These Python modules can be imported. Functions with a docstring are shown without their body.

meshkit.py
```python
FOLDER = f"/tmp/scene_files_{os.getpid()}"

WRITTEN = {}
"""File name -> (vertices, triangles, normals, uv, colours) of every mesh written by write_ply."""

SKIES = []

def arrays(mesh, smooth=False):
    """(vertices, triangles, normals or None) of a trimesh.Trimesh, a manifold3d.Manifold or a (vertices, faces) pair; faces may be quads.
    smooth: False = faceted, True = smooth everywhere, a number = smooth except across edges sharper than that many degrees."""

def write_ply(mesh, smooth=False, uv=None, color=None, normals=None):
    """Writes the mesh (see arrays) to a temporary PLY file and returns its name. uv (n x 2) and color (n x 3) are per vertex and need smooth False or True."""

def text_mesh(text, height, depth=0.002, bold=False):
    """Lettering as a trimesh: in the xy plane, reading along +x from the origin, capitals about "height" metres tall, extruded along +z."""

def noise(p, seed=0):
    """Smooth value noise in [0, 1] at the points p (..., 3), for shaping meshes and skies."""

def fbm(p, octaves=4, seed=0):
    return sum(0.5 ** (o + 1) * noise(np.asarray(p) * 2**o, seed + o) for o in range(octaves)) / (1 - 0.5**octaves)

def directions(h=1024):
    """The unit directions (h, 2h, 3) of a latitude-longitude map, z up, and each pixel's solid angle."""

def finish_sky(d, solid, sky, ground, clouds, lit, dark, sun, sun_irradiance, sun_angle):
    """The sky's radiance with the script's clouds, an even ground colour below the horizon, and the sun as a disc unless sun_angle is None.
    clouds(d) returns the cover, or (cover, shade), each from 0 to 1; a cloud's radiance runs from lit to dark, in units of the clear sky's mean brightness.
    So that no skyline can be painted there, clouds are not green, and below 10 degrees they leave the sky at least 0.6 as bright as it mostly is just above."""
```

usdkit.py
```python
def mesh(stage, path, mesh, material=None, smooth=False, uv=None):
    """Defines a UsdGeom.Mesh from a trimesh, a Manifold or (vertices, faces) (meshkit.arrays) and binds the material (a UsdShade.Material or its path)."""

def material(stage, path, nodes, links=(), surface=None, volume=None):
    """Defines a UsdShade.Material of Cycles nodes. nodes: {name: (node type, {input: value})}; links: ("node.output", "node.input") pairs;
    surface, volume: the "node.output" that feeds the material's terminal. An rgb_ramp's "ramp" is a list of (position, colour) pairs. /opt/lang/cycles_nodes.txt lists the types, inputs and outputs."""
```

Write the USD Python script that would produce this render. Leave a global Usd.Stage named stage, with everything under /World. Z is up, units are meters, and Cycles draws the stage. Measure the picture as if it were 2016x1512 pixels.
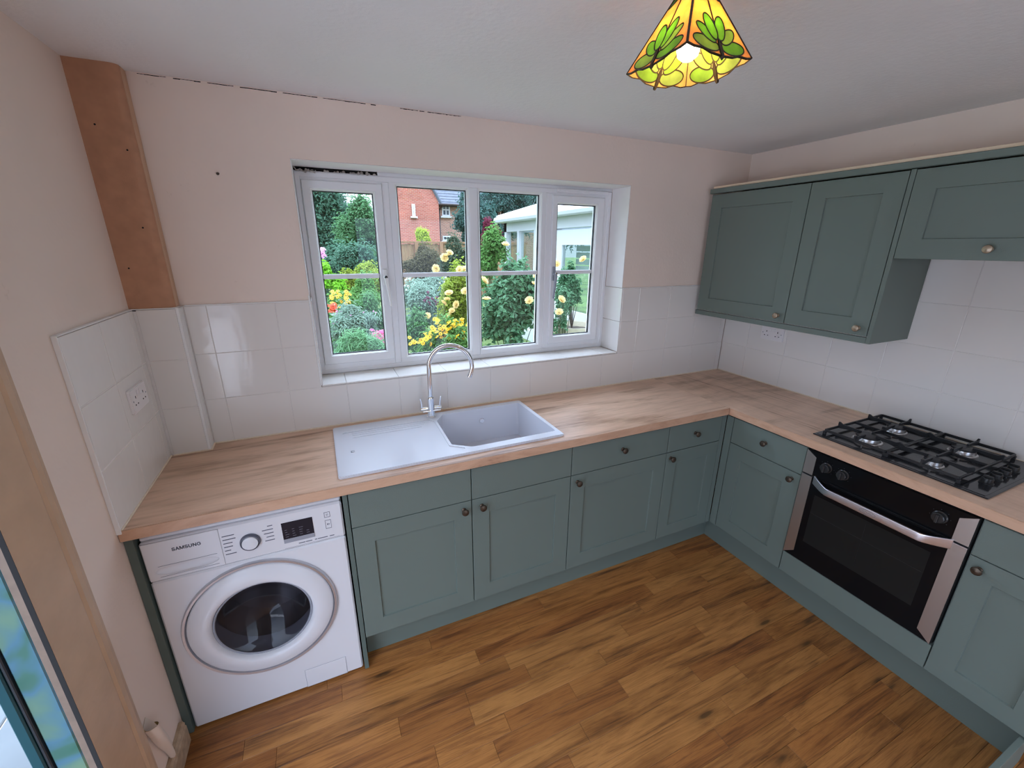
import math, random
import numpy as np, trimesh, manifold3d as m3
from shapely.geometry import Polygon, Point, LineString, box as sbox
from shapely import affinity
from shapely.ops import unary_union
import usdkit, meshkit
from pxr import Usd, UsdGeom, UsdLux, UsdShade, Gf, Sdf
random.seed(7); rng = np.random.default_rng(11)
stage = Usd.Stage.CreateInMemory()
UsdGeom.SetStageUpAxis(stage, UsdGeom.Tokens.z); UsdGeom.SetStageMetersPerUnit(stage, 1.0)
UsdGeom.Xform.Define(stage, '/World'); UsdGeom.Scope.Define(stage, '/World/Looks')
# ------------------------------------------------------------------ camera, sky, exposure
EXPOSURE = 1.0
SKY = 1.6
BULB = 52.0
REAR_X0, REAR_X1, REAR_Z = 1.2, 2.4, 2.1
LEFT_Y = -2.6  # door opening lengthened out of view to let in more daylight
CAM = (0.6362, -2.0807, 1.7432)
RIGHT, DOWN, FWD = np.array([[0.91184727, -0.41047634, 0.00661342], [-0.12087486, -0.28384155, -0.95122197], [0.39233128, 0.86656976, -0.30843641]])
cam = UsdGeom.Camera.Define(stage, '/World/camera')
cam.CreateHorizontalApertureAttr(36.0); cam.CreateVerticalApertureAttr(27.0)
cam.CreateFocalLengthAttr(832.38 / 2016 * 36.0); cam.CreateClippingRangeAttr(Gf.Vec2f(0.02, 200))
cam.CreateExposureAttr(EXPOSURE)
cam.AddTransformOp().Set(Gf.Matrix4d(*RIGHT, 0, *(-DOWN), 0, *(-FWD), 0, *CAM, 1))
sky = UsdLux.DomeLight.Define(stage, '/World/sky'); sky.CreateIntensityAttr(1.0); sky.CreateColorAttr(Gf.Vec3f(1, 1, 1))
UsdGeom.Scope.Define(stage, '/World/Looks')
# overcast: the zenith about three times as bright as the horizon, soft cloud from noise
skym = usdkit.material(stage, '/World/Looks/overcast_sky', {'tc': ('texture_coordinate', {}), 'sx': ('separate_xyz', {}), 'ma': ('map_range', {'from_min': 0.0, 'from_max': 1.0, 'to_min': 0.45, 'to_max': 1.9, 'clamp': True}),
    'n': ('noise_texture', {'scale': 2.6, 'detail': 5.0}), 'r': ('rgb_ramp', {'ramp': [(0.3, (0.69, 0.90, 1.34)), (0.62, (0.84, 0.98, 1.22))]}), 'mu': ('math', {'math_type': 'multiply', 'value2': SKY}), 'bg': ('background_shader', {})},
    [('tc.generated', 'sx.vector'), ('sx.z', 'ma.value'), ('tc.generated', 'n.vector'), ('n.fac', 'r.fac'), ('r.color', 'bg.color'), ('ma.result', 'mu.value1'), ('mu.value', 'bg.strength')], surface='bg.background')
UsdShade.MaterialBindingAPI.Apply(sky.GetPrim()).Bind(skym)
# ------------------------------------------------------------------ helpers
used = {}
BASE = {}
def numbered(path):
    k = used.get(path, -1) + 1; used[path] = k
    return path if k == 0 else '%s_%03d' % (path, k)
def setp(prim, label=None, cat=None, group=None, kind=None):
    for k, v in (('label', label), ('category', cat), ('group', group), ('kind', kind)):
        if v: prim.SetCustomDataByKey(k, v)
def thing(name, label=None, cat=None, loc=(0, 0, 0), group=None, kind=None):
    p = numbered('/World/' + name); x = UsdGeom.Xform.Define(stage, p)
    x.AddTranslateOp().Set(Gf.Vec3d(*map(float, loc))); BASE[p] = np.array(loc, float)
    setp(x.GetPrim(), label, cat, group, kind); return p
def arr(mesh):
    v, f, _ = meshkit.arrays(mesh, False); return np.asarray(v, float), np.asarray(f, int)
def part(parent, name, mesh, mat, smooth=False, label=None, kind=None):
    """a mesh of its own, in world coordinates, under parent"""
    p = numbered(parent + '/' + name); root = '/'.join(parent.split('/')[:3])
    v, f = arr(mesh); b = BASE.get(root)
    m = usdkit.mesh(stage, p, (v - b if b is not None else v, f), mat, smooth)
    setp(m.GetPrim(), label, kind=kind); return p
def single(name, mesh, mat, label=None, cat=None, smooth=False, group=None, kind=None):
    p = numbered('/World/' + name); m = usdkit.mesh(stage, p, arr(mesh), mat, smooth)
    setp(m.GetPrim(), label, cat, group, kind); return p
def cat(*ms):
    vs, fs, n = [], [], 0
    for m in ms:
        v, f = arr(m); vs.append(v); fs.append(f + n); n += len(v)
    return np.vstack(vs), np.vstack(fs)
def _tmpl():
    P, I = [], []
    for s in np.ndindex(2, 2, 2):
        s = np.array(s) * 2 - 1
        for k in range(3):
            P.append([s[j] * (1.0 if j == k else 0.8) for j in range(3)]); I.append((s, k))
    h = trimesh.convex.convex_hull(np.array(P)); idx = [int(np.argmin(np.abs(np.array(P) - v).sum(1))) for v in h.vertices]
    return np.array([I[i][0] for i in idx], float), np.array([I[i][1] for i in idx]), np.array(h.faces)
TS, TK, TF = _tmpl()
def bx(x0, x1, y0, y1, z0, z1, b=0.0):
    lo, hi = np.minimum([x0, y0, z0], [x1, y1, z1]), np.maximum([x0, y0, z0], [x1, y1, z1])
    c, h = (lo + hi) / 2, (hi - lo) / 2
    if b <= 0:
        m = trimesh.creation.box(hi - lo); return np.array(m.vertices) + c, np.array(m.faces)
    b = min(b, h.min() * 0.9)
    v = TS * (h - b); v[np.arange(len(v)), TK] = TS[np.arange(len(v)), TK] * h[TK]
    return v + c, TF
XR = 3.2169
BK = lambda v: np.asarray(v, float)                                   # run along the window wall: (s, e, z) = (x, y, z)
def RT(v):                                                            # run along the right-hand wall: s goes towards the viewer, e into the wall
    v = np.asarray(v, float); return np.stack([v[:, 1] + XR, -v[:, 0], v[:, 2]], 1)
def mp(fn, m):
    v, f = arr(m); return fn(v), f
def extr(poly, z0, z1):
    ms = [trimesh.creation.extrude_polygon(g, z1 - z0, engine='earcut') for g in getattr(poly, 'geoms', [poly]) if g.area > 1e-9]
    v, f = cat(*ms); return v + [0, 0, z0], f
def to_front(m, y0):
    """xy-plane drawing extruded along +z -> stands in the xz plane at y0, thickness towards -y"""
    v, f = arr(m); return np.stack([v[:, 0], y0 - v[:, 2], v[:, 1]], 1), f
def lathe(prof, n=24, origin=(0, 0, 0), axis=(0, 0, 1)):
    """prof: (r, h) pairs, h along axis"""
    prof = np.array(prof, float); a = np.array(axis, float); a /= np.linalg.norm(a)
    t = np.cross(a, [0, 0, 1.0] if abs(a[2]) < 0.9 else [1.0, 0, 0]); t /= np.linalg.norm(t); u = np.cross(a, t)
    th = np.arange(n) * 2 * np.pi / n; ring = np.cos(th)[:, None] * t + np.sin(th)[:, None] * u
    v = (prof[:, 0][:, None, None] * ring[None] + prof[:, 1][:, None, None] * a).reshape(-1, 3) + np.array(origin)
    f = []
    for i in range(len(prof) - 1):
        for j in range(n):
            k = (j + 1) % n; A, B, C, D = i * n + j, i * n + k, (i + 1) * n + k, (i + 1) * n + j
            if prof[i, 0] > 1e-9: f.append((A, B, C))
            if prof[i + 1, 0] > 1e-9: f.append((A, C, D))
    f = np.array(f)
    return v, f
def tube(pts, r, n=10, cap=True):
    p = np.array(pts, float); R = np.broadcast_to(np.asarray(r, float), (len(p),))
    t = np.gradient(p, axis=0); t /= np.linalg.norm(t, axis=1)[:, None] + 1e-12
    a = np.cross(t[0], [0, 0, 1.0] if abs(t[0, 2]) < 0.9 else [1.0, 0, 0]); vs = []
    th = np.arange(n) * 2 * np.pi / n
    for i in range(len(p)):
        a = a - t[i] * (a @ t[i]); a /= np.linalg.norm(a); b = np.cross(t[i], a)
        vs.append(p[i] + R[i] * (np.cos(th)[:, None] * a + np.sin(th)[:, None] * b))
    v = np.vstack(vs); f = []
    for i in range(len(p) - 1):
        for j in range(n):
            k = (j + 1) % n; A, B, C, D = i * n + j, i * n + k, (i + 1) * n + k, (i + 1) * n + j
            f += [(A, B, C), (A, C, D)]
    if cap:
        v = np.vstack([v, p[0], p[-1]]); m = len(v)
        for j in range(n):
            k = (j + 1) % n; f += [(m - 2, k, j), (m - 1, (len(p) - 1) * n + j, (len(p) - 1) * n + k)]
    return v, np.array(f)
def frame(x0, x1, z0, z1, prof, w=(1, 1, 1, 1)):
    """prof: closed list of (inset, y): swept round the rectangle with mitred corners, in the xz plane; w scales the inset on each side (x0, x1, z0, z1)"""
    v = []
    for t, y in prof:
        a, b, c, d = (t * k for k in w)
        v += [(x0 + a, y, z0 + c), (x1 - b, y, z0 + c), (x1 - b, y, z1 - d), (x0 + a, y, z1 - d)]
    n, f = len(prof), []
    for i in range(n):
        j = (i + 1) % n
        for c in range(4):
            d = (c + 1) % 4; A, B, C, D = i * 4 + c, i * 4 + d, j * 4 + d, j * 4 + c
            f += [(A, B, C), (A, C, D)]
    v, f = np.array(v, float), np.array(f)
    m = trimesh.Trimesh(v, f, process=False)
    if m.volume < 0: f = f[:, ::-1]
    return v, f
def man(m):
    v, f = arr(m); t = trimesh.Trimesh(v, f, process=True); t.update_faces(t.nondegenerate_faces()); v, f = t.vertices, t.faces
    if t.volume < 0: f = f[:, ::-1]
    return m3.Manifold(m3.Mesh(np.asarray(v, np.float32), np.asarray(f, np.uint32)))
def disc_arc(cx, cy, r, a0, a1, n): a = np.radians(np.linspace(a0, a1, n)); return np.stack([cx + r * np.cos(a), cy + r * np.sin(a)], 1)
# ------------------------------------------------------------------ materials
def L(r, g, b):
    c = np.array([r, g, b]) / 255.0; return tuple(np.where(c < 0.04045, c / 12.92, ((c + 0.055) / 1.055) ** 2.4))
def LG(*c): return tuple(0.62 * np.array(L(*c)))                     # outdoor reflectances
def mul(c, k): return tuple(np.clip(np.array(c) * k, 0, 1))
def mat(name, color, rough=0.5, metal=0.0, vary=None, bump=None, **kw):
    """vary = (scale xyz, amount): noise that shifts the colour; bump = (scale xyz, distance)"""
    nodes = {'p': ('principled_bsdf', {'roughness': rough, 'metallic': metal, 'base_color': color, **kw})}; links = []
    if vary or bump: nodes['g'] = ('geometry', {})
    if vary:
        sc = vary[0] if np.ndim(vary[0]) else (vary[0],) * 3
        nodes['m'] = ('mapping', {'scale': sc}); nodes['n'] = ('noise_texture', {'scale': 1.0, 'detail': 4.0})
        nodes['r'] = ('rgb_ramp', {'ramp': [(0.25, mul(color, 1 - vary[1])), (0.75, mul(color, 1 + vary[1]))]})
        links += [('g.position', 'm.vector'), ('m.vector', 'n.vector'), ('n.fac', 'r.fac'), ('r.color', 'p.base_color')]
    if bump:
        sc = bump[0] if np.ndim(bump[0]) else (bump[0],) * 3
        nodes['bm'] = ('mapping', {'scale': sc}); nodes['bn'] = ('noise_texture', {'scale': 1.0, 'detail': 3.0})
        nodes['b'] = ('bump', {'distance': bump[1], 'strength': 1.0})
        links += [('g.position', 'bm.vector'), ('bm.vector', 'bn.vector'), ('bn.fac', 'b.height'), ('b.normal', 'p.normal')]
    return usdkit.material(stage, '/World/Looks/' + name, nodes, links, surface='p.BSDF')
WALL = L(237, 218, 203)
def wall_mat(name, c):
    return usdkit.material(stage, '/World/Looks/' + name, {
        'g': ('geometry', {}), 'n1': ('noise_texture', {'scale': 1.6, 'detail': 3.0}), 'r1': ('rgb_ramp', {'ramp': [(0.3, mul(c, 0.955)), (0.7, mul(c, 1.03))]}),
        'n2': ('noise_texture', {'scale': 9.0, 'detail': 6.0, 'roughness': 0.7}), 'r2': ('rgb_ramp', {'ramp': [(0.0, (0.72, 0.68, 0.64)), (0.27, (0.9, 0.88, 0.86)), (0.34, (1, 1, 1)), (1, (1, 1, 1))]}),
        'mx': ('mix', {'mix_type': 'multiply', 'fac': 1.0}), 'n3': ('noise_texture', {'scale': 70.0, 'detail': 4.0}), 'b': ('bump', {'distance': 0.0012, 'strength': 0.6}),
        'p': ('principled_bsdf', {'roughness': 0.75, 'specular_ior_level': 0.25})},
        [('g.position', 'n1.vector'), ('g.position', 'n2.vector'), ('g.position', 'n3.vector'), ('n1.fac', 'r1.fac'), ('n2.fac', 'r2.fac'), ('r1.color', 'mx.color1'), ('r2.color', 'mx.color2'),
         ('mx.color', 'p.base_color'), ('n3.fac', 'b.height'), ('b.normal', 'p.normal')], surface='p.BSDF')
M = {}
M['wall'] = wall_mat('wall_paint', WALL)
M['ceiling'] = mat('ceiling_paint', L(236, 233, 231), 0.8, vary=(2.0, 0.03), bump=(60, 0.001), specular_ior_level=0.2)
M['tile'] = mat('tile_glaze', L(232, 226, 219), 0.12, bump=(7, 0.0022))
M['grout'] = mat('grout', L(228, 221, 215), 0.9, vary=(30, 0.08))
M['trim_white'] = mat('white_trim', L(238, 236, 233), 0.35)
M['upvc'] = mat('white_upvc', L(236, 235, 236), 0.3)
M['upvc_old'] = mat('broken_plaster', L(190, 180, 172), 0.9, vary=(120, 0.35), bump=(160, 0.01))
M['void'] = mat('dark_void', (0.012, 0.01, 0.009), 0.9)
M['gasket'] = mat('black_gasket', (0.012, 0.012, 0.014), 0.55)
M['mdf'] = mat('raw_mdf', L(190, 142, 112), 0.75, vary=(26, 0.10), bump=(300, 0.0004), specular_ior_level=0.2)
M['mdf_edge'] = mat('raw_mdf_edge', L(204, 166, 136), 0.8, vary=((60, 60, 3), 0.14))
M['sage'] = mat('sage_paint', L(107, 118, 110), 0.42, vary=(3, 0.03), bump=(240, 0.0003), specular_ior_level=0.35)
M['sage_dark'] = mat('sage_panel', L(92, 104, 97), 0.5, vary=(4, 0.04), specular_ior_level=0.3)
M['carcass'] = mat('carcass_board', L(120, 130, 126), 0.6)
M['bronze'] = mat('aged_bronze', (0.10, 0.075, 0.055), 0.36, 0.85, vary=(90, 0.4))
M['lit_bronze'] = mat('aged_bronze_lit', (0.36, 0.28, 0.20), 0.38, 0.85, vary=(90, 0.3))  # same bronze made lighter, for the light falling on wall cabinet knobs
M['chrome'] = mat('chrome', (0.82, 0.83, 0.85), 0.06, 1.0)
M['steel'] = mat('brushed_steel', (0.50, 0.46, 0.43), 0.34, 1.0, bump=((4, 300, 4), 0.00008))
M['handle_steel'] = mat('satin_handle', (0.78, 0.76, 0.80), 0.3, 1.0, bump=((4, 4, 300), 0.0001))
M['sink'] = mat('white_composite', L(218, 219, 226), 0.28, bump=(500, 0.0001))
M['appliance'] = mat('appliance_white', L(220, 219, 221), 0.28)
M['appliance_grey'] = mat('appliance_grey', L(150, 152, 160), 0.4)
M['print'] = mat('grey_print', L(105, 106, 116), 0.6)
M['print_dark'] = mat('dark_print', L(52, 54, 64), 0.6)
M['black_glass'] = mat('black_glass', (0.004, 0.004, 0.0045), 0.08, specular_ior_level=0.16)
M['oven_window'] = mat('oven_window', (0.013, 0.013, 0.012), 0.1, specular_ior_level=0.16)
M['black'] = mat('black_plastic', (0.012, 0.012, 0.012), 0.35)
M['black_gloss'] = mat('black_knob', (0.02, 0.02, 0.02), 0.16)
M['enamel'] = mat('black_enamel', (0.017, 0.017, 0.019), 0.1)
M['iron'] = mat('cast_iron', (0.011, 0.011, 0.012), 0.42, bump=(400, 0.0002))
M['burner_alu'] = mat('burner_alloy', (0.62, 0.61, 0.60), 0.3, 1.0)
M['display'] = mat('dark_display', (0.016, 0.016, 0.024), 0.15, specular_ior_level=0.2)
M['ring_silver'] = mat('satin_ring', (0.60, 0.60, 0.63), 0.34, 1.0)
M['dial_grey'] = mat('dial_grey', L(92, 93, 104), 0.4, 0.3)
M['sealant'] = mat('cream_sealant', L(232, 214, 190), 0.5)
M['batten'] = mat('raw_batten', L(226, 202, 172), 0.8, vary=((8, 8, 60), 0.08))
M['architrave'] = mat('magnolia_gloss', L(200, 168, 138), 0.45, vary=(14, 0.07), bump=(40, 0.0015))
M['teal_gloss'] = usdkit.material(stage, '/World/Looks/painted_reflections', {'g': ('geometry', {}), 'n': ('noise_texture', {'scale': 7.0, 'detail': 2.0, 'distortion': 0.6}), 'r': ('rgb_ramp', {'ramp': [(0.3, mul(L(46, 104, 84), (0.62, 0.58, 0.48))), (0.42, mul(L(70, 120, 112), (0.62, 0.58, 0.48))), (0.5, mul(L(84, 134, 168), (0.62, 0.58, 0.48))), (0.58, mul(L(104, 146, 140), (0.62, 0.58, 0.48))), (0.7, mul(L(124, 160, 128), (0.62, 0.58, 0.48)))]}),  # mottled colours paint in garden reflections on the glossy door frame
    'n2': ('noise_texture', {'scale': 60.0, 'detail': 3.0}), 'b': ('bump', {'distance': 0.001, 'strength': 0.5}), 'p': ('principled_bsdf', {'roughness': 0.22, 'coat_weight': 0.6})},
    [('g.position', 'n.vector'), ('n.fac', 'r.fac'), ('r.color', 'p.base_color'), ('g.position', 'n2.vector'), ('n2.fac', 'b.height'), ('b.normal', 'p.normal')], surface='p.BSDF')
M['teal_dark'] = mat('teal_frame', L(16, 56, 60), 0.25)
M['skirting'] = mat('worn_skirting', L(176, 150, 122), 0.6, vary=(40, 0.25))
M['paper'] = mat('torn_paper', L(228, 212, 196), 0.8)
M['lining'] = mat('door_lining', L(122, 102, 86), 0.6, vary=(30, 0.15))
M['paper_back'] = mat('torn_paper_back', L(196, 168, 118), 0.85)
M['socket'] = mat('socket_white', L(238, 232, 230), 0.3)
def wood(name, ramp, axis, off, rough=0.45, fine=34.0, knots=0.0, wide=1.0, bumpd=0.0006):
    """wood grain along x (axis 0) or y (axis 1) in world metres"""
    s1 = (2.2 * wide, fine * 0.5, 8) if axis == 0 else (fine * 0.5, 2.2 * wide, 8)
    s2 = (5, fine * 5, 30) if axis == 0 else (fine * 5, 5, 30)
    sk = (3.2, 13, 6) if axis == 0 else (13, 3.2, 6)
    nodes = {'g': ('geometry', {}), 'm1': ('mapping', {'scale': s1, 'location': off}), 'n1': ('noise_texture', {'scale': 1.0, 'detail': 8.0, 'roughness': 0.66, 'distortion': 0.7}),
             'm2': ('mapping', {'scale': s2, 'location': off}), 'n2': ('noise_texture', {'scale': 1.0, 'detail': 3.0}),
             'mx': ('mix_float', {'fac': 0.22}), 'r': ('rgb_ramp', {'ramp': ramp}),
             'b': ('bump', {'distance': bumpd, 'strength': 0.7}), 'p': ('principled_bsdf', {'roughness': rough})}
    links = [('g.position', 'm1.vector'), ('m1.vector', 'n1.vector'), ('g.position', 'm2.vector'), ('m2.vector', 'n2.vector'), ('n1.fac', 'mx.a'), ('n2.fac', 'mx.b'), ('mx.result', 'r.fac'),
             ('n2.fac', 'b.height'), ('b.normal', 'p.normal')]
    if knots:
        nodes |= {'mk': ('mapping', {'scale': sk, 'location': off}), 'v': ('voronoi_texture', {'scale': 1.0, 'randomness': 1.0}), 'sc': ('separate_color', {}),
                  'wn': ('noise_texture', {'scale': 3.0, 'detail': 2.0}), 'ad': ('math', {'math_type': 'multiply_add', 'value2': 0.12}), 'gt': ('math', {'math_type': 'less_than', 'value2': knots}),
                  'kr': ('rgb_ramp', {'ramp': [(0.0, (1, 1, 1)), (0.14, (0.95, 0.95, 0.95)), (0.2, (0.4, 0.4, 0.4)), (0.3, (0.1, 0.1, 0.1)), (0.42, (0, 0, 0)), (1, (0, 0, 0))]}),
                  'kb': ('rgb_to_bw', {}), 'km': ('math', {'math_type': 'multiply'}), 'km2': ('math', {'math_type': 'multiply', 'value2': 0.85}), 'kc': ('mix', {'mix_type': 'mix', 'color2': mul(ramp[0][1], 0.42)})}
        links += [('g.position', 'mk.vector'), ('mk.vector', 'v.vector'), ('mk.vector', 'wn.vector'), ('wn.fac', 'ad.value1'), ('v.distance', 'ad.value3'), ('v.color', 'sc.color'), ('sc.r', 'gt.value1'),
                  ('ad.value', 'kr.fac'), ('kr.color', 'kb.color'), ('kb.val', 'km.value1'), ('gt.value', 'km.value2'), ('km.value', 'km2.value1'), ('km2.value', 'kc.fac'), ('r.color', 'pm.color1'), ('g.position', 'pv.vector'), ('pv.vector', 'pn.vector'), ('pn.fac', 'pr.fac'), ('pr.color', 'pm.color2'), ('pm.color', 'kc.color1'), ('kc.color', 'p.base_color')]
        nodes |= {'pv': ('mapping', {'scale': (2.4, 9, 4), 'location': off}), 'pn': ('noise_texture', {'scale': 1.0, 'detail': 4.0, 'roughness': 0.6}), 'pr': ('rgb_ramp', {'ramp': [(0.3, (0.60, 0.54, 0.48)), (0.46, (0.95, 0.94, 0.93)), (0.7, (1.1, 1.1, 1.1))]}), 'pm': ('mix', {'mix_type': 'multiply', 'fac': 1.0})}
    else: links.append(('r.color', 'p.base_color'))
    return usdkit.material(stage, '/World/Looks/' + name, nodes, links, surface='p.BSDF')
def glassmat(name, tint=(0.95, 0.97, 0.965), rough=0.0, gl=1.0):
    """thin pane: Schlick reflection on either face, the rest passes straight through"""
    return usdkit.material(stage, '/World/Looks/' + name, {'t': ('transparent_bsdf', {'color': tint}), 'gl': ('glossy_bsdf', {'roughness': rough, 'color': (gl, gl, gl)}), 'g': ('geometry', {}), 'd': ('vector_math', {'math_type': 'dot_product'}),
        'ab': ('math', {'math_type': 'absolute'}), 'om': ('math', {'math_type': 'subtract', 'value1': 1.0}), 'pw': ('math', {'math_type': 'power', 'value2': 5.0}), 'f': ('math', {'math_type': 'multiply_add', 'value2': 0.96, 'value3': 0.04}), 'mx': ('mix_closure', {})},
        [('g.incoming', 'd.vector1'), ('g.normal', 'd.vector2'), ('d.value', 'ab.value1'), ('ab.value', 'om.value2'), ('om.value', 'pw.value1'), ('pw.value', 'f.value1'), ('f.value', 'mx.fac'), ('t.BSDF', 'mx.closure1'), ('gl.BSDF', 'mx.closure2')], surface='mx.closure')
M['glass'] = glassmat('window_glass', gl=0.6)
M['door_glass'] = glassmat('smoked_glass', (0.34, 0.35, 0.40), gl=0.55)
def leafmat(name, cols, trans=0.35, rough=0.5):
    """each leaf its own tone from cols"""
    n = len(cols); ramp = [((i + 0.5) / n, c) for i, c in enumerate(cols)]
    return usdkit.material(stage, '/World/Looks/' + name, {'g': ('geometry', {}), 'r': ('rgb_ramp', {'ramp': ramp}), 'p': ('principled_bsdf', {'roughness': rough, 'specular_ior_level': 0.35}),
        't': ('translucent_bsdf', {}), 'mx': ('mix_closure', {'fac': trans})},
        [('g.random_per_island', 'r.fac'), ('r.color', 'p.base_color'), ('r.color', 't.color'), ('p.BSDF', 'mx.closure1'), ('t.BSDF', 'mx.closure2')], surface='mx.closure')
# ================================================================== THE ROOM
YB, HC = 0.008, 2.305                      # plaster face of the window wall, ceiling height
ROOM_Y = -3.9
WX0, WX1, WZ0, WZ1 = 0.598, 2.305, 1.121, 2.075
# ---- window wall
wb = thing('wall_back', kind='structure')
part(wb, 'plaster', man(bx(-0.5, 3.6, YB, 0.30, -0.2, 2.5)) - man(bx(WX0, WX1, -0.1, 0.5, WZ0 - 0.008, WZ1)), M['wall'])
def tile(parent, fn, s0, s1, z0, z1, e0=-0.0002, th=0.0075):
    part(parent, 'tile', mp(fn, bx(s0 + 0.0009, s1 - 0.0009, e0, e0 + th, z0 + 0.0009, z1 - 0.0009, 0.0012)), M['tile'])
ROWS = [0.909, 1.112, 1.311, 1.510]
cols = [0.141] + [0.215 + 0.2466 * i for i in range(13)]
cols = [c for c in cols if c < 3.2] + [3.2163]
grout = []
for r in range(3):
    for a, b in zip(cols[:-1], cols[1:]):
        if r == 0: segs = [(a, b)]
        else: segs = [(a, min(b, WX0 - 0.002)), (max(a, WX1 + 0.001), b)]
        for p, q in segs:
            if q - p > 0.02: tile(wb, BK, p, q, ROWS[r], ROWS[r + 1])
for a, b, z1 in ((0.13, WX0, 1.511), (WX0, WX1, 1.112), (WX1, 3.216, 1.511)):
    grout.append(bx(a, b, 0.0012, YB + 0.001, 0.9, z1))
part(wb, 'grout', cat(*grout), M['grout'])
# sill and reveal tiles
sc = [WX0 + 0.002] + [c for c in cols if WX0 + 0.05 < c < WX1 - 0.05] + [WX1 - 0.008]
for a, b in zip(sc[:-1], sc[1:]):
    part(wb, 'sill_tile', bx(a + 0.0008, b - 0.0008, -0.0002, 0.178, WZ0 - 0.0075, WZ0, 0.0015), M['tile'])
for a, b in ((WZ0 + 0.001, 1.311), (1.311, 1.512)):
    part(wb, 'reveal_tile', bx(WX1 - 0.0075, WX1 + 0.0005, 0.0005, 0.178, a + 0.001, b - 0.001, 0.0015), M['tile'])
    part(wb, 'reveal_tile', bx(WX0 - 0.0005, WX0 + 0.0075, 0.0005, 0.178, a + 0.001, b - 0.001, 0.0015), M['tile'])
M['reveal'] = mat('reveal_paint', L(236, 230, 226), 0.7, vary=(8, 0.03))
part(wb, 'reveal_lining', bx(WX0 + 0.0005, WX1 - 0.0005, YB + 0.0005, 0.171, WZ1 - 0.0035, WZ1 - 0.0003, 0.001), M['reveal'])
part(wb, 'reveal_lining', bx(WX1 - 0.0035, WX1 - 0.0003, YB + 0.0005, 0.171, 1.5125, WZ1 - 0.004, 0.001), M['reveal'])
part(wb, 'reveal_lining', bx(WX0 + 0.0003, WX0 + 0.0035, YB + 0.0005, 0.171, 1.536, WZ1 - 0.004, 0.001), M['reveal'])
part(wb, 'tile_edge_trim', bx(WX0 - 0.003, WX0 + 0.0035, -0.003, 0.004, WZ0, 1.535, 0.001), M['trim_white'], label='white plastic tile edge trim standing proud beside the window opening')
part(wb, 'tile_edge_trim', bx(0.145, WX0 - 0.003, -0.001, 0.0075, 1.5105, 1.5135), M['trim_white'])
part(wb, 'tile_edge_trim', bx(WX1, 3.209, -0.001, 0.0075, 1.5105, 1.5135), M['trim_white'])
part(wb, 'sealant_bead', cat(bx(0.147, 2.6, -0.006, 0.004, 0.9085, 0.9145, 0.002), bx(2.6, 3.209, -0.006, 0.004, 0.9085, 0.9145, 0.002)), M['sealant'])
# pilaster below the boxing: tiled, with a white corner trim
PD = -0.066
for r in range(3): tile(wb, BK, 0.0085, 0.130, ROWS[r], ROWS[r + 1], e0=PD)
part(wb, 'pilaster', bx(-0.012, 0.133, PD + 0.0012, YB, 0.9, 1.505), M['grout'])
part(wb, 'corner_trim', cat(bx(0.129, 0.139, PD - 0.002, PD + 0.010, 0.911, 1.5125, 0.002), bx(0.133, 0.139, PD + 0.01, -0.001, 0.911, 1.5125)), M['trim_white'])
XL = -0.012
part(wb, 'pilaster_cap', bx(XL + 0.0005, 0.139, PD - 0.002, -0.001, 1.5105, 1.5135), M['trim_white'])
part(wb, 'sealant_bead', cat(bx(0.008, 0.141, PD - 0.005, PD + 0.003, 0.9085, 0.9145, 0.002), bx(0.138, 0.146, PD - 0.004, 0.002, 0.9085, 0.9145, 0.002)), M['sealant'])
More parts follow.
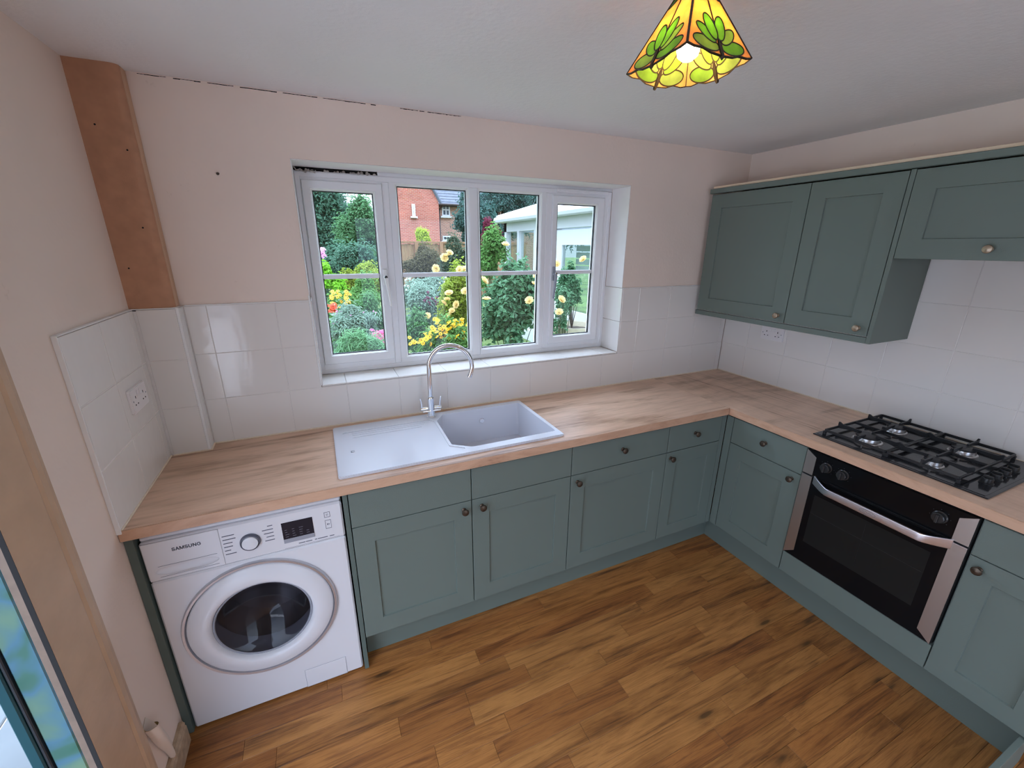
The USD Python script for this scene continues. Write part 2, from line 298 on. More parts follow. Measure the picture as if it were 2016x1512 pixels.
# crack between the wall and the ceiling, old fixing in the plaster
cr = []
for a, b in ((0.16, 0.95), (1.05, 1.32)):
    xs = np.linspace(a, b, 40); w = 0.0012 + 0.0018 * rng.random(40)
    for i in range(39):
        if rng.random() < 0.82: cr.append(bx(xs[i], xs[i + 1], YB - 0.0006, YB + 0.002, HC - 0.003 - w[i], HC - 0.003))
part(wb, 'ceiling_crack', cat(*cr), M['void'], label='thin dark crack where the plaster meets the ceiling')
part(wb, 'wall_plug', lathe([(0, 0.010), (0.003, 0.010), (0.004, 0.0), (0.0055, 0)], 10, (0.342, YB, 2.002), (0, -1, 0)), M['bronze'], label='small dark screw left in the bare plaster')
# ---- side wall by the door
wl = thing('wall_left', kind='structure')
XL = -0.012
part(wl, 'plaster', cat(bx(-0.118, XL, -0.972, 0.02, -0.15, 2.5), bx(-0.118, XL, LEFT_Y, -0.972, 2.08, 2.5), bx(-0.118, XL, ROOM_Y, LEFT_Y, -0.15, 2.5)), M['wall'])
lc = [-0.600, -0.355, -0.108, PD + 0.0]
for r in range(3):
    for a, b in zip(lc[:-1], lc[1:]):
        part(wl, 'tile', bx(-0.0075, 0.0, a + 0.0012, b - 0.0012, ROWS[r] + 0.0012, ROWS[r + 1] - 0.0012, 0.0016), M['tile'])
part(wl, 'grout', bx(XL - 0.001, -0.0012, -0.598, PD, 0.9, 1.508), M['grout'])
part(wl, 'tile_edge_trim', cat(bx(XL, 0.001, -0.6045, -0.6005, 0.9, 1.515, 0.001), bx(XL, 0.001, -0.604, PD, 1.5105, 1.515, 0.001)), M['trim_white'], label='white plastic trim round the end of the tiled return')
part(wl, 'sealant_bead', bx(-0.002, 0.005, -0.60, PD, 0.9085, 0.9145, 0.002), M['sealant'])
# ---- wall behind the hob
wr = thing('wall_right', kind='structure')
part(wr, 'plaster', bx(XR + 0.008, XR + 0.2, ROOM_Y, 0.02, -0.15, 2.5), M['wall'])
rc = [0.0006, 0.195, 0.4515, 0.7025, 0.954, 1.2065, 1.4545, 1.705, 1.956]
for r in range(3):
    for a, b in zip(rc[:-1], rc[1:]): tile(wr, RT, a, b, ROWS[r], ROWS[r + 1])
for z0, z1 in ((1.510, 1.709),):
    for a, b in zip(rc[4:-1], rc[5:]): tile(wr, RT, max(a, 1.03), b, z0, z1)
part(wr, 'grout', cat(mp(RT, bx(0.002, 1.96, 0.0012, 0.009, 0.9, 1.5105)), mp(RT, bx(1.0, 1.96, 0.0012, 0.009, 1.5106, 1.709))), M['grout'])
part(wr, 'sealant_bead', mp(RT, bx(0.002, 1.956, -0.006, 0.004, 0.9085, 0.9145, 0.002)), M['sealant'])
# ---- wall behind the viewer; its opening is added, sized to let in daylight
wq = thing('wall_rear', kind='structure')
part(wq, 'plaster', cat(bx(-0.118, REAR_X0, ROOM_Y - 0.1, ROOM_Y, -0.15, 2.5), bx(REAR_X1, XR + 0.2, ROOM_Y - 0.1, ROOM_Y, -0.15, 2.5), bx(REAR_X0, REAR_X1, ROOM_Y - 0.1, ROOM_Y, REAR_Z, 2.5)), M['wall'])
# ---- ceiling, floor
single('ceiling', bx(-0.5, XR + 0.2, ROOM_Y, 0.3, HC, HC + 0.1), M['ceiling'], kind='structure')
fl = thing('floor', kind='structure')
BR = [(0.0, L(34, 21, 12)), (0.36, L(84, 52, 28)), (0.45, L(128, 85, 46)), (0.53, L(156, 108, 62)), (0.6, L(122, 80, 44)), (0.72, L(168, 119, 71)), (1.0, L(104, 67, 36))]
RED = [(0.0, L(32, 19, 12)), (0.36, L(78, 46, 26)), (0.45, L(122, 78, 42)), (0.54, L(148, 99, 55)), (0.62, L(110, 69, 38)), (0.74, L(158, 108, 62)), (1.0, L(92, 58, 32))]
LIGHT = [(0.0, L(40, 26, 15)), (0.36, L(92, 60, 33)), (0.45, L(138, 95, 54)), (0.55, L(164, 117, 69)), (0.63, L(126, 85, 48)), (0.75, L(176, 128, 79)), (1.0, L(112, 74, 42))]
PK = [wood('floor_oak_%s' % n, [(q_, tuple(np.array(c) * (1.14, 1.05, 0.86))) for q_, c in r], 0, off, 0.4, 46, knots=kn, wide=0.8) for n, r, off, kn in (('amber', BR, (0, 0, 0), 0.5), ('russet', RED, (3.7, 1.3, 0), 0.55), ('honey', LIGHT, (9.1, 4.4, 2), 0.4),
      ('umber', [(p, mul(c, 0.9)) for p, c in BR], (5.2, 7.7, 1), 0.6), ('tan', [(p, mul(c, 1.05)) for p, c in BR], (1.9, 2.6, 5), 0.35), ('rust', [(p, mul(c, 0.9)) for p, c in RED], (6.6, 8.2, 3), 0.5), ('straw', [(p, mul(c, 1.06)) for p, c in LIGHT], (2.2, 5.9, 4), 0.3))]
PW = 0.0757
known = {0: [0.528], 1: [0.19, 1.09], 3: [0.99, 1.265], 4: [0.985, 1.6], 5: [1.103], 7: [1.355], 12: [2.015]}
prng = random.Random(5)
for k in range(-2, 23):
    y1 = -0.614 - PW * k; y0 = y1 - PW
    if k == -2: y1 = -0.45
    x = -0.011 - prng.uniform(0, 0.5); js = [-0.011]; kn = known.get(k, [])
    while x < 2.72:
        x += prng.uniform(0.34, 0.98)
        if x > 0.12 and x < 2.66 and all(abs(x - q) > 0.22 for q in kn): js.append(x)
    js = sorted(js + kn) + [2.72]
    for a, b in zip(js[:-1], js[1:]):
        part(fl, 'floor_plank', bx(a + 0.0004, b - 0.0004, y0 + 0.0004, y1 - 0.0004, -0.008, 0.0, 0.0009), PK[prng.randrange(len(PK))])
part(fl, 'subfloor', bx(-0.118, XR + 0.1, ROOM_Y, 0.02, -0.06, -0.002), PK[3])
# ---- raw board boxing above the pilaster
t1 = thing('trim_1', kind='structure')
prof = [(-0.012, YB)] + [(-0.012, -0.058), (0.104, -0.058)] + [tuple(p) for p in disc_arc(0.104, -0.034, 0.024, -90, 0, 8)] + [(0.128, YB)]
part(t1, 'boxing_face', extr(Polygon(prof[:-2] + [(0.122, -0.04), (0.122, YB)]), 1.5136, HC), M['mdf'], 40)
part(t1, 'boxing_edge', bx(0.1222, 0.1295, -0.036, YB, 1.5136, HC, 0.002), M['mdf_edge'])
for z, x in ((2.12, 0.03), (2.05, 0.1), (1.8, 0.09), (1.66, 0.02)):
    part(t1, 'screw_hole', lathe([(0, 0.0004), (0.003, 0.0004), (0.003, -0.001)], 8, (x, -0.058, z), (0, -1, 0)), M['void'])
# ---- worn skirting below the door side, torn lining paper
bl = thing('baseboard_left', kind='structure')
sk = Polygon([(XL, 0), (0.008, 0), (0.008, 0.075), (0.004, 0.082), (0.006, 0.09), (0.0, 0.1), (XL, 0.1)])
v, f = extr(sk, 0, 0.215); part(bl, 'skirting_board', (np.stack([v[:, 0], -0.825 + v[:, 2], v[:, 1]], 1), f[:, ::-1]), M['skirting'])
# ---- door opening: architrave, lining, glossy frame
d1 = thing('door_1', kind='structure')
ap = Polygon([(XL, -0.826), (-0.002, -0.826), (0.007, -0.834), (0.010, -0.85), (0.009, -0.868), (0.004, -0.876), (0.006, -0.882), (-0.007, -1.0005), (XL, -1.0005)])
part(d1, 'architrave', extr(ap, 0, 2.16), M['architrave'], label='scuffed cream painted architrave')
part(d1, 'lining', bx(-0.032, -0.0165, -0.9985, -0.9735, 0, 2.08, 0.001), M['lining'])
part(d1, 'shadow_gap', cat(bx(-0.0164, XL - 0.0005, -0.992, -0.9735, 0, 2.08), bx(-0.0165, -0.0068, -1.0016, -1.0006, 0, 2.08)), M['void'])  # dark strips stand in for the gap's shade and cover the lit architrave end
part(d1, 'glass_strip', bx(-0.0865, -0.0325, -0.9975, -0.9735, 0, 2.08, 0.004), M['teal_gloss'], label='glossy teal door frame strip with blue green reflections painted in')
part(d1, 'draught_seal', bx(-0.0945, -0.087, -1.002, -0.9735, 0, 2.08, 0.002), M['gasket'])
part(d1, 'outer_stop', bx(-0.118, -0.095, -1.006, -0.9735, 0, 2.08, 0.003), M['teal_dark'])
part(d1, 'threshold', bx(-0.14, XL - 0.002, LEFT_Y + 0.005, -1.007, -0.04, 0.004, 0.003), M['handle_steel'])
part(d1, 'lining', bx(-0.118, XL + 0.003, LEFT_Y + 0.001, LEFT_Y + 0.03, 0.005, 2.08, 0.001), M['lining'])
# torn lining paper beside the architrave
n, mN = 18, 22
A0, A1 = np.array([-0.806, 0.338]), np.array([-0.724, 0.090])
V, B = [], []
for i in range(n + 1):
    s = i / n; e = A0 + (A1 - A0) * s; r_ = 0.0125 * (1 - s) ** 0.6 + 0.0065
    ext = 0.030 + 0.02 * math.sin(s * 2.6)
    for j in range(mN + 1):
        t = j / mN                                            # 0 still stuck to the wall, 1 the free, rolled edge
        if t < 0.35: V.append((XL + 0.0012 + 0.001 * t, e[0] + ext * (1 - t / 0.35) + r_ * 0.2, e[1] + 0.012 * (1 - t / 0.35))); B.append((XL + 0.0004, V[-1][1], V[-1][2]))
        else:
            a = (t - 0.35) / 0.65 * math.radians(262 - 60 * s); q = lambda r: (XL + 0.0016 + r_ - r * math.cos(a), e[0] + r_ * 0.2 + r * math.sin(a) * -1, e[1] + 0.006 * math.sin(9 * s + a)); V.append(q(r_)); B.append(q(r_ - 0.0012))
F = []
for i in range(n):
    for j in range(mN):
        a = i * (mN + 1) + j; F += [(a, a + 1, a + mN + 2), (a, a + mN + 2, a + mN + 1)]
pp = thing('torn_lining_paper', 'strip of torn lining paper curling off the wall above the worn skirting', 'wallpaper', (XL, -0.76, 0.1))
V, B, F = np.array(V), np.array(B), np.array(F)
part(pp, 'paper', (V, F), M['paper'], True)
part(pp, 'paper_back', (B, F[:, ::-1]), M['paper_back'], True, label='ochre underside of the rolled paper')
# ================================================================== WINDOW
w1 = thing('window_1', kind='structure')
FY = 0.172                                                     # room face of the frame
def wprof(w, y0, y1, ch=0.006): return [(0, y1), (0, y0 + ch), (ch, y0), (w - ch, y0), (w, y0 + ch), (w, y1)]
part(w1, 'outer_frame', frame(WX0 + 0.0002, WX1 - 0.0002, WZ0 + 0.0002, 2.058, wprof(0.030, FY, 0.245)), M['upvc'])
part(w1, 'head_packer', bx(WX0 + 0.36, WX1 - 0.0005, FY + 0.006, 0.245, 2.0575, WZ1 - 0.0005), M['upvc'])
part(w1, 'mullion', bx(0.968, 1.005, FY, 0.245, WZ0 + 0.026, 2.032, 0.004), M['upvc'])
part(w1, 'mullion', bx(1.405, 1.455, FY, 0.245, WZ0 + 0.026, 2.032, 0.004), M['upvc'])
part(w1, 'mullion', bx(1.858, 1.903, FY, 0.245, WZ0 + 0.026, 2.032, 0.004), M['upvc'])
def pane(parent, x0, x1, z0, z1, y):
    """bead, gasket, double glazing and a glazing bar over a clear opening x0..x1, z0..z1"""
    gk = part(parent, 'gasket', frame(x0, x1, z0, z1, [(0, y + 0.016), (0, y + 0.004), (0.0035, y + 0.004), (0.0035, y + 0.016)]), M['gasket'])
    part(parent, 'glass', bx(x0 + 0.001, x1 - 0.001, y + 0.0165, y + 0.0195, z0 + 0.001, z1 - 0.001), M['glass'])
    part(parent, 'glazing_bar', bx(x0 + 0.0005, x1 - 0.0005, y + 0.001, y + 0.0155, 1.590, 1.613, 0.004), M['upvc'])
def fixed(x0, x1, z0, z1):
    part(w1, 'bead', frame(x0 - 0.012, x1 + 0.012, z0 - 0.012, z1 + 0.012, [(0, 0.22), (0, FY + 0.004), (0.003, FY + 0.004), (0.012, FY + 0.016), (0.012, 0.22)]), M['trim_white'])
    pane(w1, x0, x1, z0, z1, FY + 0.014)
# fixed lights: the rails around them
fixed(1.043, 1.394, 1.182, 2.018); fixed(1.468, 1.822, 1.182, 2.018)
for x0, x1, gx0, gx1 in ((1.004, 1.406, 1.031, 1.406), (1.454, 1.859, 1.456, 1.834)):
    part(w1, 'rail', cat(bx(x0, x1, FY + 0.001, 0.235, WZ0 + 0.026, 1.1705), bx(x0, x1, FY + 0.001, 0.235, 2.0295, 2.04), *([bx(x0, gx0, FY + 0.001, 0.235, 1.17, 2.03)] if gx0 - x0 > 0.005 else []), *([bx(gx1, x1, FY + 0.001, 0.235, 1.17, 2.03)] if x1 - gx1 > 0.005 else [])), M['upvc'])
def casement(x0, x1, z0, z1, gx0, gx1, gz0, gz1, hx, hinge_left):
    c = part(w1, 'casement', frame(x0, x1, z0, z1, [(0, 0.215), (0, FY - 0.008), (0.1, FY - 0.012), (0.95, FY - 0.012), (1, FY - 0.010), (1, 0.215)], [q - 0.0086 for q in (gx0 - x0, x1 - gx1, gz0 - z0, z1 - gz1)]), M['upvc'])
    part(c, 'bead', frame(gx0 - 0.0088, gx1 + 0.0088, gz0 - 0.0088, gz1 + 0.0088, [(0, 0.2), (0, FY - 0.010), (0.002, FY - 0.010), (0.0088, FY + 0.002), (0.0088, 0.2)]), M['trim_white'])
    pane(c, gx0, gx1, gz0, gz1, FY)
    # espagnolette handle with its long tail
    dx = 1 if hinge_left else -1
    part(c, 'handle', cat(bx(hx - 0.011, hx + 0.011, FY - 0.020, FY - 0.0122, 1.555, 1.635, 0.004), lathe([(0, 0.022), (0.007, 0.022), (0.009, 0.016), (0.009, 0)], 14, (hx, FY - 0.02, 1.595), (0, -1, 0)),
         tube([(hx, FY - 0.038, 1.598), (hx + 0.002 * dx, FY - 0.044, 1.57), (hx + 0.008 * dx, FY - 0.046, 1.52), (hx + 0.014 * dx, FY - 0.044, 1.455)], [0.009, 0.0085, 0.007, 0.006], 10)), M['trim_white'] if hinge_left else M['appliance_grey'], 40)
    part(c, 'handle_pivot', lathe([(0, 0.006), (0.0065, 0.005), (0.0075, 0)], 12, (hx, FY - 0.042, 1.597), (0, -1, 0)), M['black'] if hinge_left else M['chrome'])
casement(0.626, 0.970, 1.174, 2.020, 0.667, 0.928, 1.222, 1.978, 0.952, True)
casement(1.896, 2.247, 1.174, 2.020, 1.932, 2.190, 1.222, 1.976, 1.914, False)
part(w1, 'rail', cat(bx(0.62, 0.975, FY + 0.0025, 0.235, 1.145, 1.1735), bx(1.9, 2.282, FY + 0.0025, 0.235, 1.145, 1.1735), bx(2.2485, 2.282, FY + 0.002, 0.235, 1.145, 2.036), bx(0.62, 0.98, FY + 0.0025, 0.235, 2.0205, 2.036), bx(1.9, 2.282, FY + 0.0025, 0.235, 2.0205, 2.036)), M['upvc'])
part(w1, 'trickle_vent', cat(bx(1.92, 2.27, FY - 0.012, FY + 0.002, 2.036, 2.056, 0.004), bx(1.935, 2.255, FY - 0.014, FY - 0.011, 2.0435, 2.0485, 0.001)), M['upvc'], label='slim white trickle vent')
part(w1, 'vent_gap', cat(bx(WX0 + 0.004, WX0 + 0.358, FY + 0.025, 0.245, 2.058, WZ1 - 0.0005)), M['void'], label='open dark gap where a vent is missing')
deb = []
for i in range(26):
    x = rng.uniform(0.605, 0.955); r = rng.uniform(0.003, 0.008)
    m = trimesh.creation.icosphere(1, r); m.vertices *= rng.uniform(0.6, 1.6, 3); deb.append((np.array(m.vertices) + [x, FY + rng.uniform(0.0, 0.02), 2.0585 + r * 0.4], np.array(m.faces)))
part(w1, 'broken_plaster', cat(*deb), M['upvc_old'], label='crumbled plaster along the open vent gap', kind='stuff')
part(w1, 'torn_wrap', tube([(0.605, FY - 0.004, 2.07), (0.615, FY - 0.01, 2.055), (0.63, FY - 0.004, 2.062), (0.65, FY - 0.008, 2.048), (0.66, FY - 0.004, 2.058), (0.69, FY - 0.006, 2.05)], 0.003, 6), M['upvc_old'])
# ================================================================== CABINETS
WT = 0.91
def knob(parent, fn, s, z, e, r=0.0155, m='bronze'):
    v, f = lathe([(0, 0.030), (r * 0.55, 0.0295), (r * 0.9, 0.027), (r, 0.0235), (r * 0.93, 0.0195), (r * 0.5, 0.0165), (0.0058, 0.012), (0.0062, 0.005), (0.0095, 0.002), (0.0098, 0.0004)], 20, (s, e, z), (0, -1, 0))
    part(parent, 'knob', (fn(v), f), M[m], 35)
def shaker(parent, fn, s0, s1, z0, z1, e, rail=0.078, name='door', knobs=(), km='bronze', th=0.020):
    d = part(parent, name, mp(fn, frame(s0, s1, z0, z1, [(0, e + th), (0, e + 0.0015), (0.0015, e), (rail - 0.001, e), (rail, e + 0.001), (rail + 0.0015, e + 0.0085), (rail + 0.0015, e + th)])), M['sage'])
    part(d, 'panel', mp(fn, bx(s0 + rail - 0.004, s1 - rail + 0.004, e + 0.0075, e + th - 0.002, z0 + rail - 0.004, z1 - rail + 0.004)), M['sage'])
    for s, z in knobs: knob(d, fn, s, z, e, m=km)
    return d
def slab(parent, fn, s0, s1, z0, z1, e, knobs=(), name='drawer_front', th=0.020, km='bronze'):
    d = part(parent, name, mp(fn, bx(s0, s1, e, e + th, z0, z1, 0.0015)), M['sage'])
    for s, z in knobs: knob(d, fn, s, z, e, m=km)
    return d
def carcass(parent, fn, s0, s1, z0, z1, e0, e1=-0.02, top=True):
    t = 0.016; bits = [bx(s0, s0 + t, e0, e1, z0, z1), bx(s1 - t, s1, e0, e1, z0, z1), bx(s0 + t, s1 - t, e0, e1, z0, z0 + t), bx(s0 + t, s1 - t, e1 - 0.008, e1, z0 + t, z1)]
    if top: bits.append(bx(s0 + t, s1 - t, e0, e1 - 0.008, z1 - t, z1))
    part(parent, 'carcass', mp(fn, cat(*bits)), M['carcass'])
FE, ZD0, ZD1, ZM = -0.583, 0.167, 0.861, 0.711       # face, door foot, top of fronts, the drawer line
CE = FE + 0.0206
g = 0.0018
GR = 'sage shaker base cabinets'
c = thing('base_cabinet', 'wide sage double-door base cabinet under the white sink', 'cabinet', (0.888, -0.3, ZD0), GR)
carcass(c, BK, 0.646, 1.627, ZD0 - 0.003, 0.868, CE, top=False)
for a, b, kx in ((0.644, 1.129, 1.093), (1.129, 1.6255, 1.174)):
    slab(c, BK, a + g, b - g, ZM + g, ZD1, FE, name='false_front')
    shaker(c, BK, a + g, b - g, ZD0, ZM - g, FE, knobs=[(kx, 0.672)])
c = thing('base_cabinet', 'sage base cabinet with drawer and door beside the sink cabinet', 'cabinet', (1.92, -0.3, ZD0), GR)
carcass(c, BK, 1.628, 2.216, ZD0 - 0.003, 0.868, CE)
slab(c, BK, 1.6255 + g, 2.2165 - g, ZM + g, ZD1, FE, [(1.919, 0.794)]); shaker(c, BK, 1.6255 + g, 2.2165 - g, ZD0, ZM - g, FE, knobs=[(1.662, 0.672)])
c = thing('base_cabinet', 'narrow sage base cabinet tucked into the inner corner', 'cabinet', (2.42, -0.3, ZD0), GR)
carcass(c, BK, 2.217, 2.632, ZD0 - 0.003, 0.868, CE)
slab(c, BK, 2.2165 + g, 2.598, ZM + g, ZD1, FE, [(2.403, 0.794)]); shaker(c, BK, 2.2165 + g, 2.598, ZD0, ZM - g, FE, rail=0.072, knobs=[(2.247, 0.676)])
single('corner_post', cat(bx(2.600, 2.6325, FE + 0.001, FE + 0.02, ZD0, ZD1, 0.001), bx(2.634, 2.653, -0.6245, -0.584, ZD0, ZD1, 0.001)), M['sage'], 'sage filler post in the inner corner of the two cabinet runs', 'post')
RE = FE
c = thing('base_cabinet', 'sage base cabinet with drawer and door between the corner post and the oven', 'cabinet', (XR - 0.3, -0.82, ZD0), GR)
carcass(c, RT, 0.628, 1.019, ZD0 - 0.003, 0.868, CE)
slab(c, RT, 0.6265 + g, 1.0225 - g, ZM + 0.004 + g, ZD1, RE, [(0.823, 0.796)]); shaker(c, RT, 0.6265 + g, 1.0225 - g, ZD0 + 0.004, ZM + 0.004 - g, RE, knobs=[(0.984, 0.678)])
c = thing('base_cabinet', 'sage base cabinet with drawer and door beside the oven, away from the corner', 'cabinet', (XR - 0.3, -1.8, ZD0), GR)
carcass(c, RT, 1.619, 1.915, ZD0 - 0.003, 0.868, CE)
slab(c, RT, 1.6185 + g, 1.92, ZM + 0.006 + g, ZD1, RE, [(1.768, 0.797)]); shaker(c, RT, 1.6185 + g, 1.92, ZD0 + 0.006, ZM + 0.006 - g, RE, knobs=[(1.653, 0.678)], rail=0.074)
c = thing('oven_housing', 'sage housing below and around the built-in oven', 'cabinet', (XR - 0.3, -1.32, ZD0))
part(c, 'carcass', mp(RT, cat(bx(1.0195, 1.0225, CE, -0.02, ZD0, 0.868), bx(1.6145, 1.6185, CE, -0.02, ZD0, 0.868), bx(1.0225, 1.6145, CE, -0.02, 0.268, 0.283))), M['carcass'])
part(c, 'lower_panel', mp(RT, bx(1.0225 + g, 1.6185 - g, RE, RE + 0.02, ZD0 + 0.006, 0.2855, 0.0015)), M['sage'])
single('plinth', bx(0.646, 2.709, -0.508, -0.493, 0.0005, 0.160, 0.001), M['sage'], 'sage plinth board below the window-side cabinets', 'plinth')
single('plinth', mp(RT, bx(0.494, 1.88, -0.508, -0.493, 0.0005, 0.160, 0.001)), M['sage'], 'sage plinth board below the oven and its neighbours', 'plinth')
single('plinth', bx(2.25, 2.7235, -1.897, -1.881, 0.0005, 0.160, 0.001), M['sage'], 'short sage plinth board turning off the oven run', 'plinth')
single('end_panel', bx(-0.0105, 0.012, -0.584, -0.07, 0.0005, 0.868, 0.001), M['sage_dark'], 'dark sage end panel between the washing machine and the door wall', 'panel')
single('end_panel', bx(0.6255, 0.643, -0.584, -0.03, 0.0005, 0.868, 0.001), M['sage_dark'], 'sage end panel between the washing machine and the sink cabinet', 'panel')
# ------------------------------------------------------------------ worktops
OAK = [(0.0, L(96, 66, 48)), (0.30, L(120, 87, 66)), (0.36, L(156, 120, 95)), (0.41, L(204, 166, 138)), (0.52, L(222, 186, 158)), (0.62, L(210, 172, 144)), (0.66, L(188, 150, 124)), (0.72, L(218, 182, 154)), (1.0, L(194, 156, 128))]
M['oak_x'] = wood('worktop_oak_back', OAK, 0, (0.4, 0.2, 0), 0.38, 17, wide=0.34, knots=0.06, bumpd=0.0003); M['oak_y'] = wood('worktop_oak_side', OAK, 1, (2.4, 1.2, 0), 0.38, 17, wide=0.34, knots=0.06, bumpd=0.0003)
EDGE = [(p, mul(c_, (0.86, 0.79, 0.74))) for p, c_ in OAK]
M['oak_edge_x'] = wood('worktop_edge_back', EDGE, 0, (1, 1, 0), 0.4, 10); M['oak_edge_y'] = wood('worktop_edge_side', EDGE, 1, (1, 1, 0), 0.4, 10)
BOWL = [(1.096, -0.166), (1.144, -0.094), (1.576, -0.090), (1.580, -0.500), (1.165, -0.503), (1.089, -0.446)]
hole = Polygon(BOWL).buffer(0.014)
t = thing('worktop', 'pale oak-effect worktop holding the white sink under the window', 'worktop', (1.3, -0.3, 0.872))
slabm = man(extr(Polygon([(0.0005, -0.598), (2.6165, -0.598), (2.6165, -0.0005), (0.1405, -0.0005), (0.1405, -0.0675), (0.0005, -0.0675)]), WT - 0.038, WT))
part(t, 'slab', slabm - man(extr(hole, 0.8, 1.0)), M['oak_x'])
part(t, 'front_edge', bx(-0.010, 2.6165, -0.602, -0.5985, WT - 0.038, WT - 0.0004, 0.0012), M['oak_edge_x'])
t = thing('worktop', 'pale oak-effect worktop holding the black gas hob', 'worktop', (2.9, -0.95, 0.872))
part(t, 'slab', bx(2.6205, XR - 0.0005, -1.93, -0.0005, WT - 0.038, WT, 0), M['oak_y'])
part(t, 'front_edge', bx(2.6172, 2.6202, -1.93, -0.6022, WT - 0.038, WT - 0.0004, 0.0012), M['oak_edge_y'])
part(t, 'joint_strip', bx(2.6168, 2.6203, -0.5980, -0.001, WT - 0.03, WT - 0.0002), M['oak_edge_y'])
# ------------------------------------------------------------------ sink and tap
sk = thing('sink', 'white composite sink with a drainer on its window-lit side', 'sink', (1.1, -0.3, 0.91))
SX0, SX1, SY0, SY1 = 0.622, 1.600, -0.549, -0.053
outer = sbox(SX0 + 0.012, SY0 + 0.012, SX1 - 0.012, SY1 - 0.012).buffer(0.012)
top = man(extr(outer, WT + 0.0004, WT + 0.008)) + man(extr(outer.buffer(-0.003), WT + 0.007, WT + 0.0105))
bp = Polygon(BOWL).buffer(-0.012).buffer(0.012)
dr = Polygon([(0.662, -0.512), (0.662, -0.135), (1.062, -0.135), (1.085, -0.165), (1.076, -0.452), (1.15, -0.512)]).buffer(-0.01).buffer(0.01)
rim = Polygon(BOWL).buffer(0.004)
top = top - man(extr(bp, 0.8, 1.0)) - man(extr(dr, WT + 0.0075, 1.0))
for y in (-0.155, -0.175, -0.2):
    top = top - man(bx(0.70, 1.04 - (-0.155 - y) * 0.6, y - 0.002, y + 0.002, WT + 0.0062, 1.0))
part(sk, 'deck', top, M['sink'])
b0, b1 = bp, affinity.scale(bp, 0.93, 0.93)
shell = man(extr(bp.buffer(0.007), WT - 0.19, WT + 0.0002)) - man(extr(bp, WT - 0.178, 1.0))
part(sk, 'bowl', shell, M['sink'])
part(sk, 'waste', lathe([(0, 0.003), (0.03, 0.003), (0.042, 0.001), (0.043, 0)], 24, (1.36, -0.28, WT - 0.1778)), M['chrome'], 30)
part(sk, 'overflow', lathe([(0, 0.002), (0.012, 0.002), (0.014, 0)], 16, (1.36, -0.0945, WT - 0.06), (0, -1, 0)), M['chrome'], 30)
part(sk, 'emblem', cat(bx(0.682, 0.697, -0.336, -0.333, WT + 0.0075, WT + 0.0082), bx(0.682, 0.697, -0.348, -0.345, WT + 0.0075, WT + 0.0082), bx(0.682, 0.685, -0.348, -0.333, WT + 0.0075, WT + 0.0082)), M['appliance_grey'], label='small grey moulded mark')
tp = thing('mixer_tap', 'chrome swan-neck mixer tap with twin levers on the sink ledge', 'tap', (1.086, -0.098, WT + 0.0105))
tx, ty, tz = 1.086, -0.098, WT + 0.0106
part(tp, 'base', lathe([(0.024, 0), (0.025, 0.004), (0.019, 0.009), (0.0175, 0.075), (0.0185, 0.078), (0.0185, 0.1), (0.0165, 0.106), (0.013, 0.109), (0, 0.109)], 28, (tx, ty, tz)), M['chrome'], 35)
ph = math.radians(18); dx, dy = math.cos(ph), -math.sin(ph)
R0 = 0.105; arcs = [(tx, ty, tz + 0.1), (tx, ty, tz + 0.18), (tx, ty, tz + 0.25)]
for a in np.linspace(178, -22, 26):
    r = math.radians(a); q = R0 + R0 * math.cos(r); arcs.append((tx + dx * q, ty + dy * q, tz + 0.262 + R0 * math.sin(r)))
q = 2 * R0 - 0.012; a = arcs[-1]
part(tp, 'spout', tube(arcs, 0.0115, 16), M['chrome'], 40)
part(tp, 'nozzle', tube([a, (a[0] - dx * 0.006, a[1] - dy * 0.006, a[2] - 0.016)], 0.0122, 16), M['chrome'], 40)
for sgn in (-1, 1):
    part(tp, 'lever', cat(tube([(tx + sgn * 0.015, ty, tz + 0.046), (tx + sgn * 0.052, ty, tz + 0.046)], 0.0085, 14), tube([(tx + sgn * 0.046, ty, tz + 0.046), (tx + sgn * 0.047, ty, tz + 0.075), (tx + sgn * 0.052, ty, tz + 0.104)], [0.005, 0.0045, 0.004], 10)), M['chrome'], 40)
part(tp, 'cross_bar', tube([(tx - 0.045, ty - 0.014, tz + 0.036), (tx + 0.045, ty - 0.014, tz + 0.036)], 0.004, 10), M['chrome'], 40)
# ------------------------------------------------------------------ washing machine
wm = thing('washing_machine', 'white front-loading washing machine under the end of the worktop', 'washing machine', (0.318, -0.31, 0.002))
X0, X1, YF = 0.019, 0.620, -0.580
lower = man(bx(X0, X1, YF, -0.04, 0.010, 0.684, 0.006)); upper = man(bx(X0, X1, YF, -0.04, 0.6855, 0.838, 0.006))
cx, cz = 0.309, 0.424
dip = man(lathe([(0, 0.06), (0.251, 0.06), (0.251, 0), (0, 0)], 72, (cx, YF + 0.012, cz), (0, -1, 0)))
drum_hole = man(lathe([(0, 0.3), (0.175, 0.3), (0.175, 0), (0, 0)], 48, (cx, YF + 0.25, cz), (0, -1, 0)))
part(wm, 'body', lower - dip - drum_hole, M['appliance'], 30)
dbox = bx(X0 + 0.004, 0.231, YF - 0.0015, YF + 0.03, 0.690, 0.833, 0.001)
part(wm, 'control_panel', upper - dip - man(bx(X0 + 0.0032, 0.2318, YF - 0.01, YF + 0.031, 0.6892, 0.8338)), M['appliance'], 30)
part(wm, 'top_lid', bx(X0 + 0.002, X1 - 0.002, YF + 0.012, -0.042, 0.8385, 0.852, 0.003), M['appliance'])
part(wm, 'chrome_ring', lathe([(0.2515, -0.011), (0.2515, 0.006), (0.248, 0.012), (0.241, 0.011), (0.2375, 0.002), (0.2375, -0.011)], 72, (cx, YF, cz), (0, -1, 0)), M['ring_silver'], 40, label='chrome ring round the porthole door')
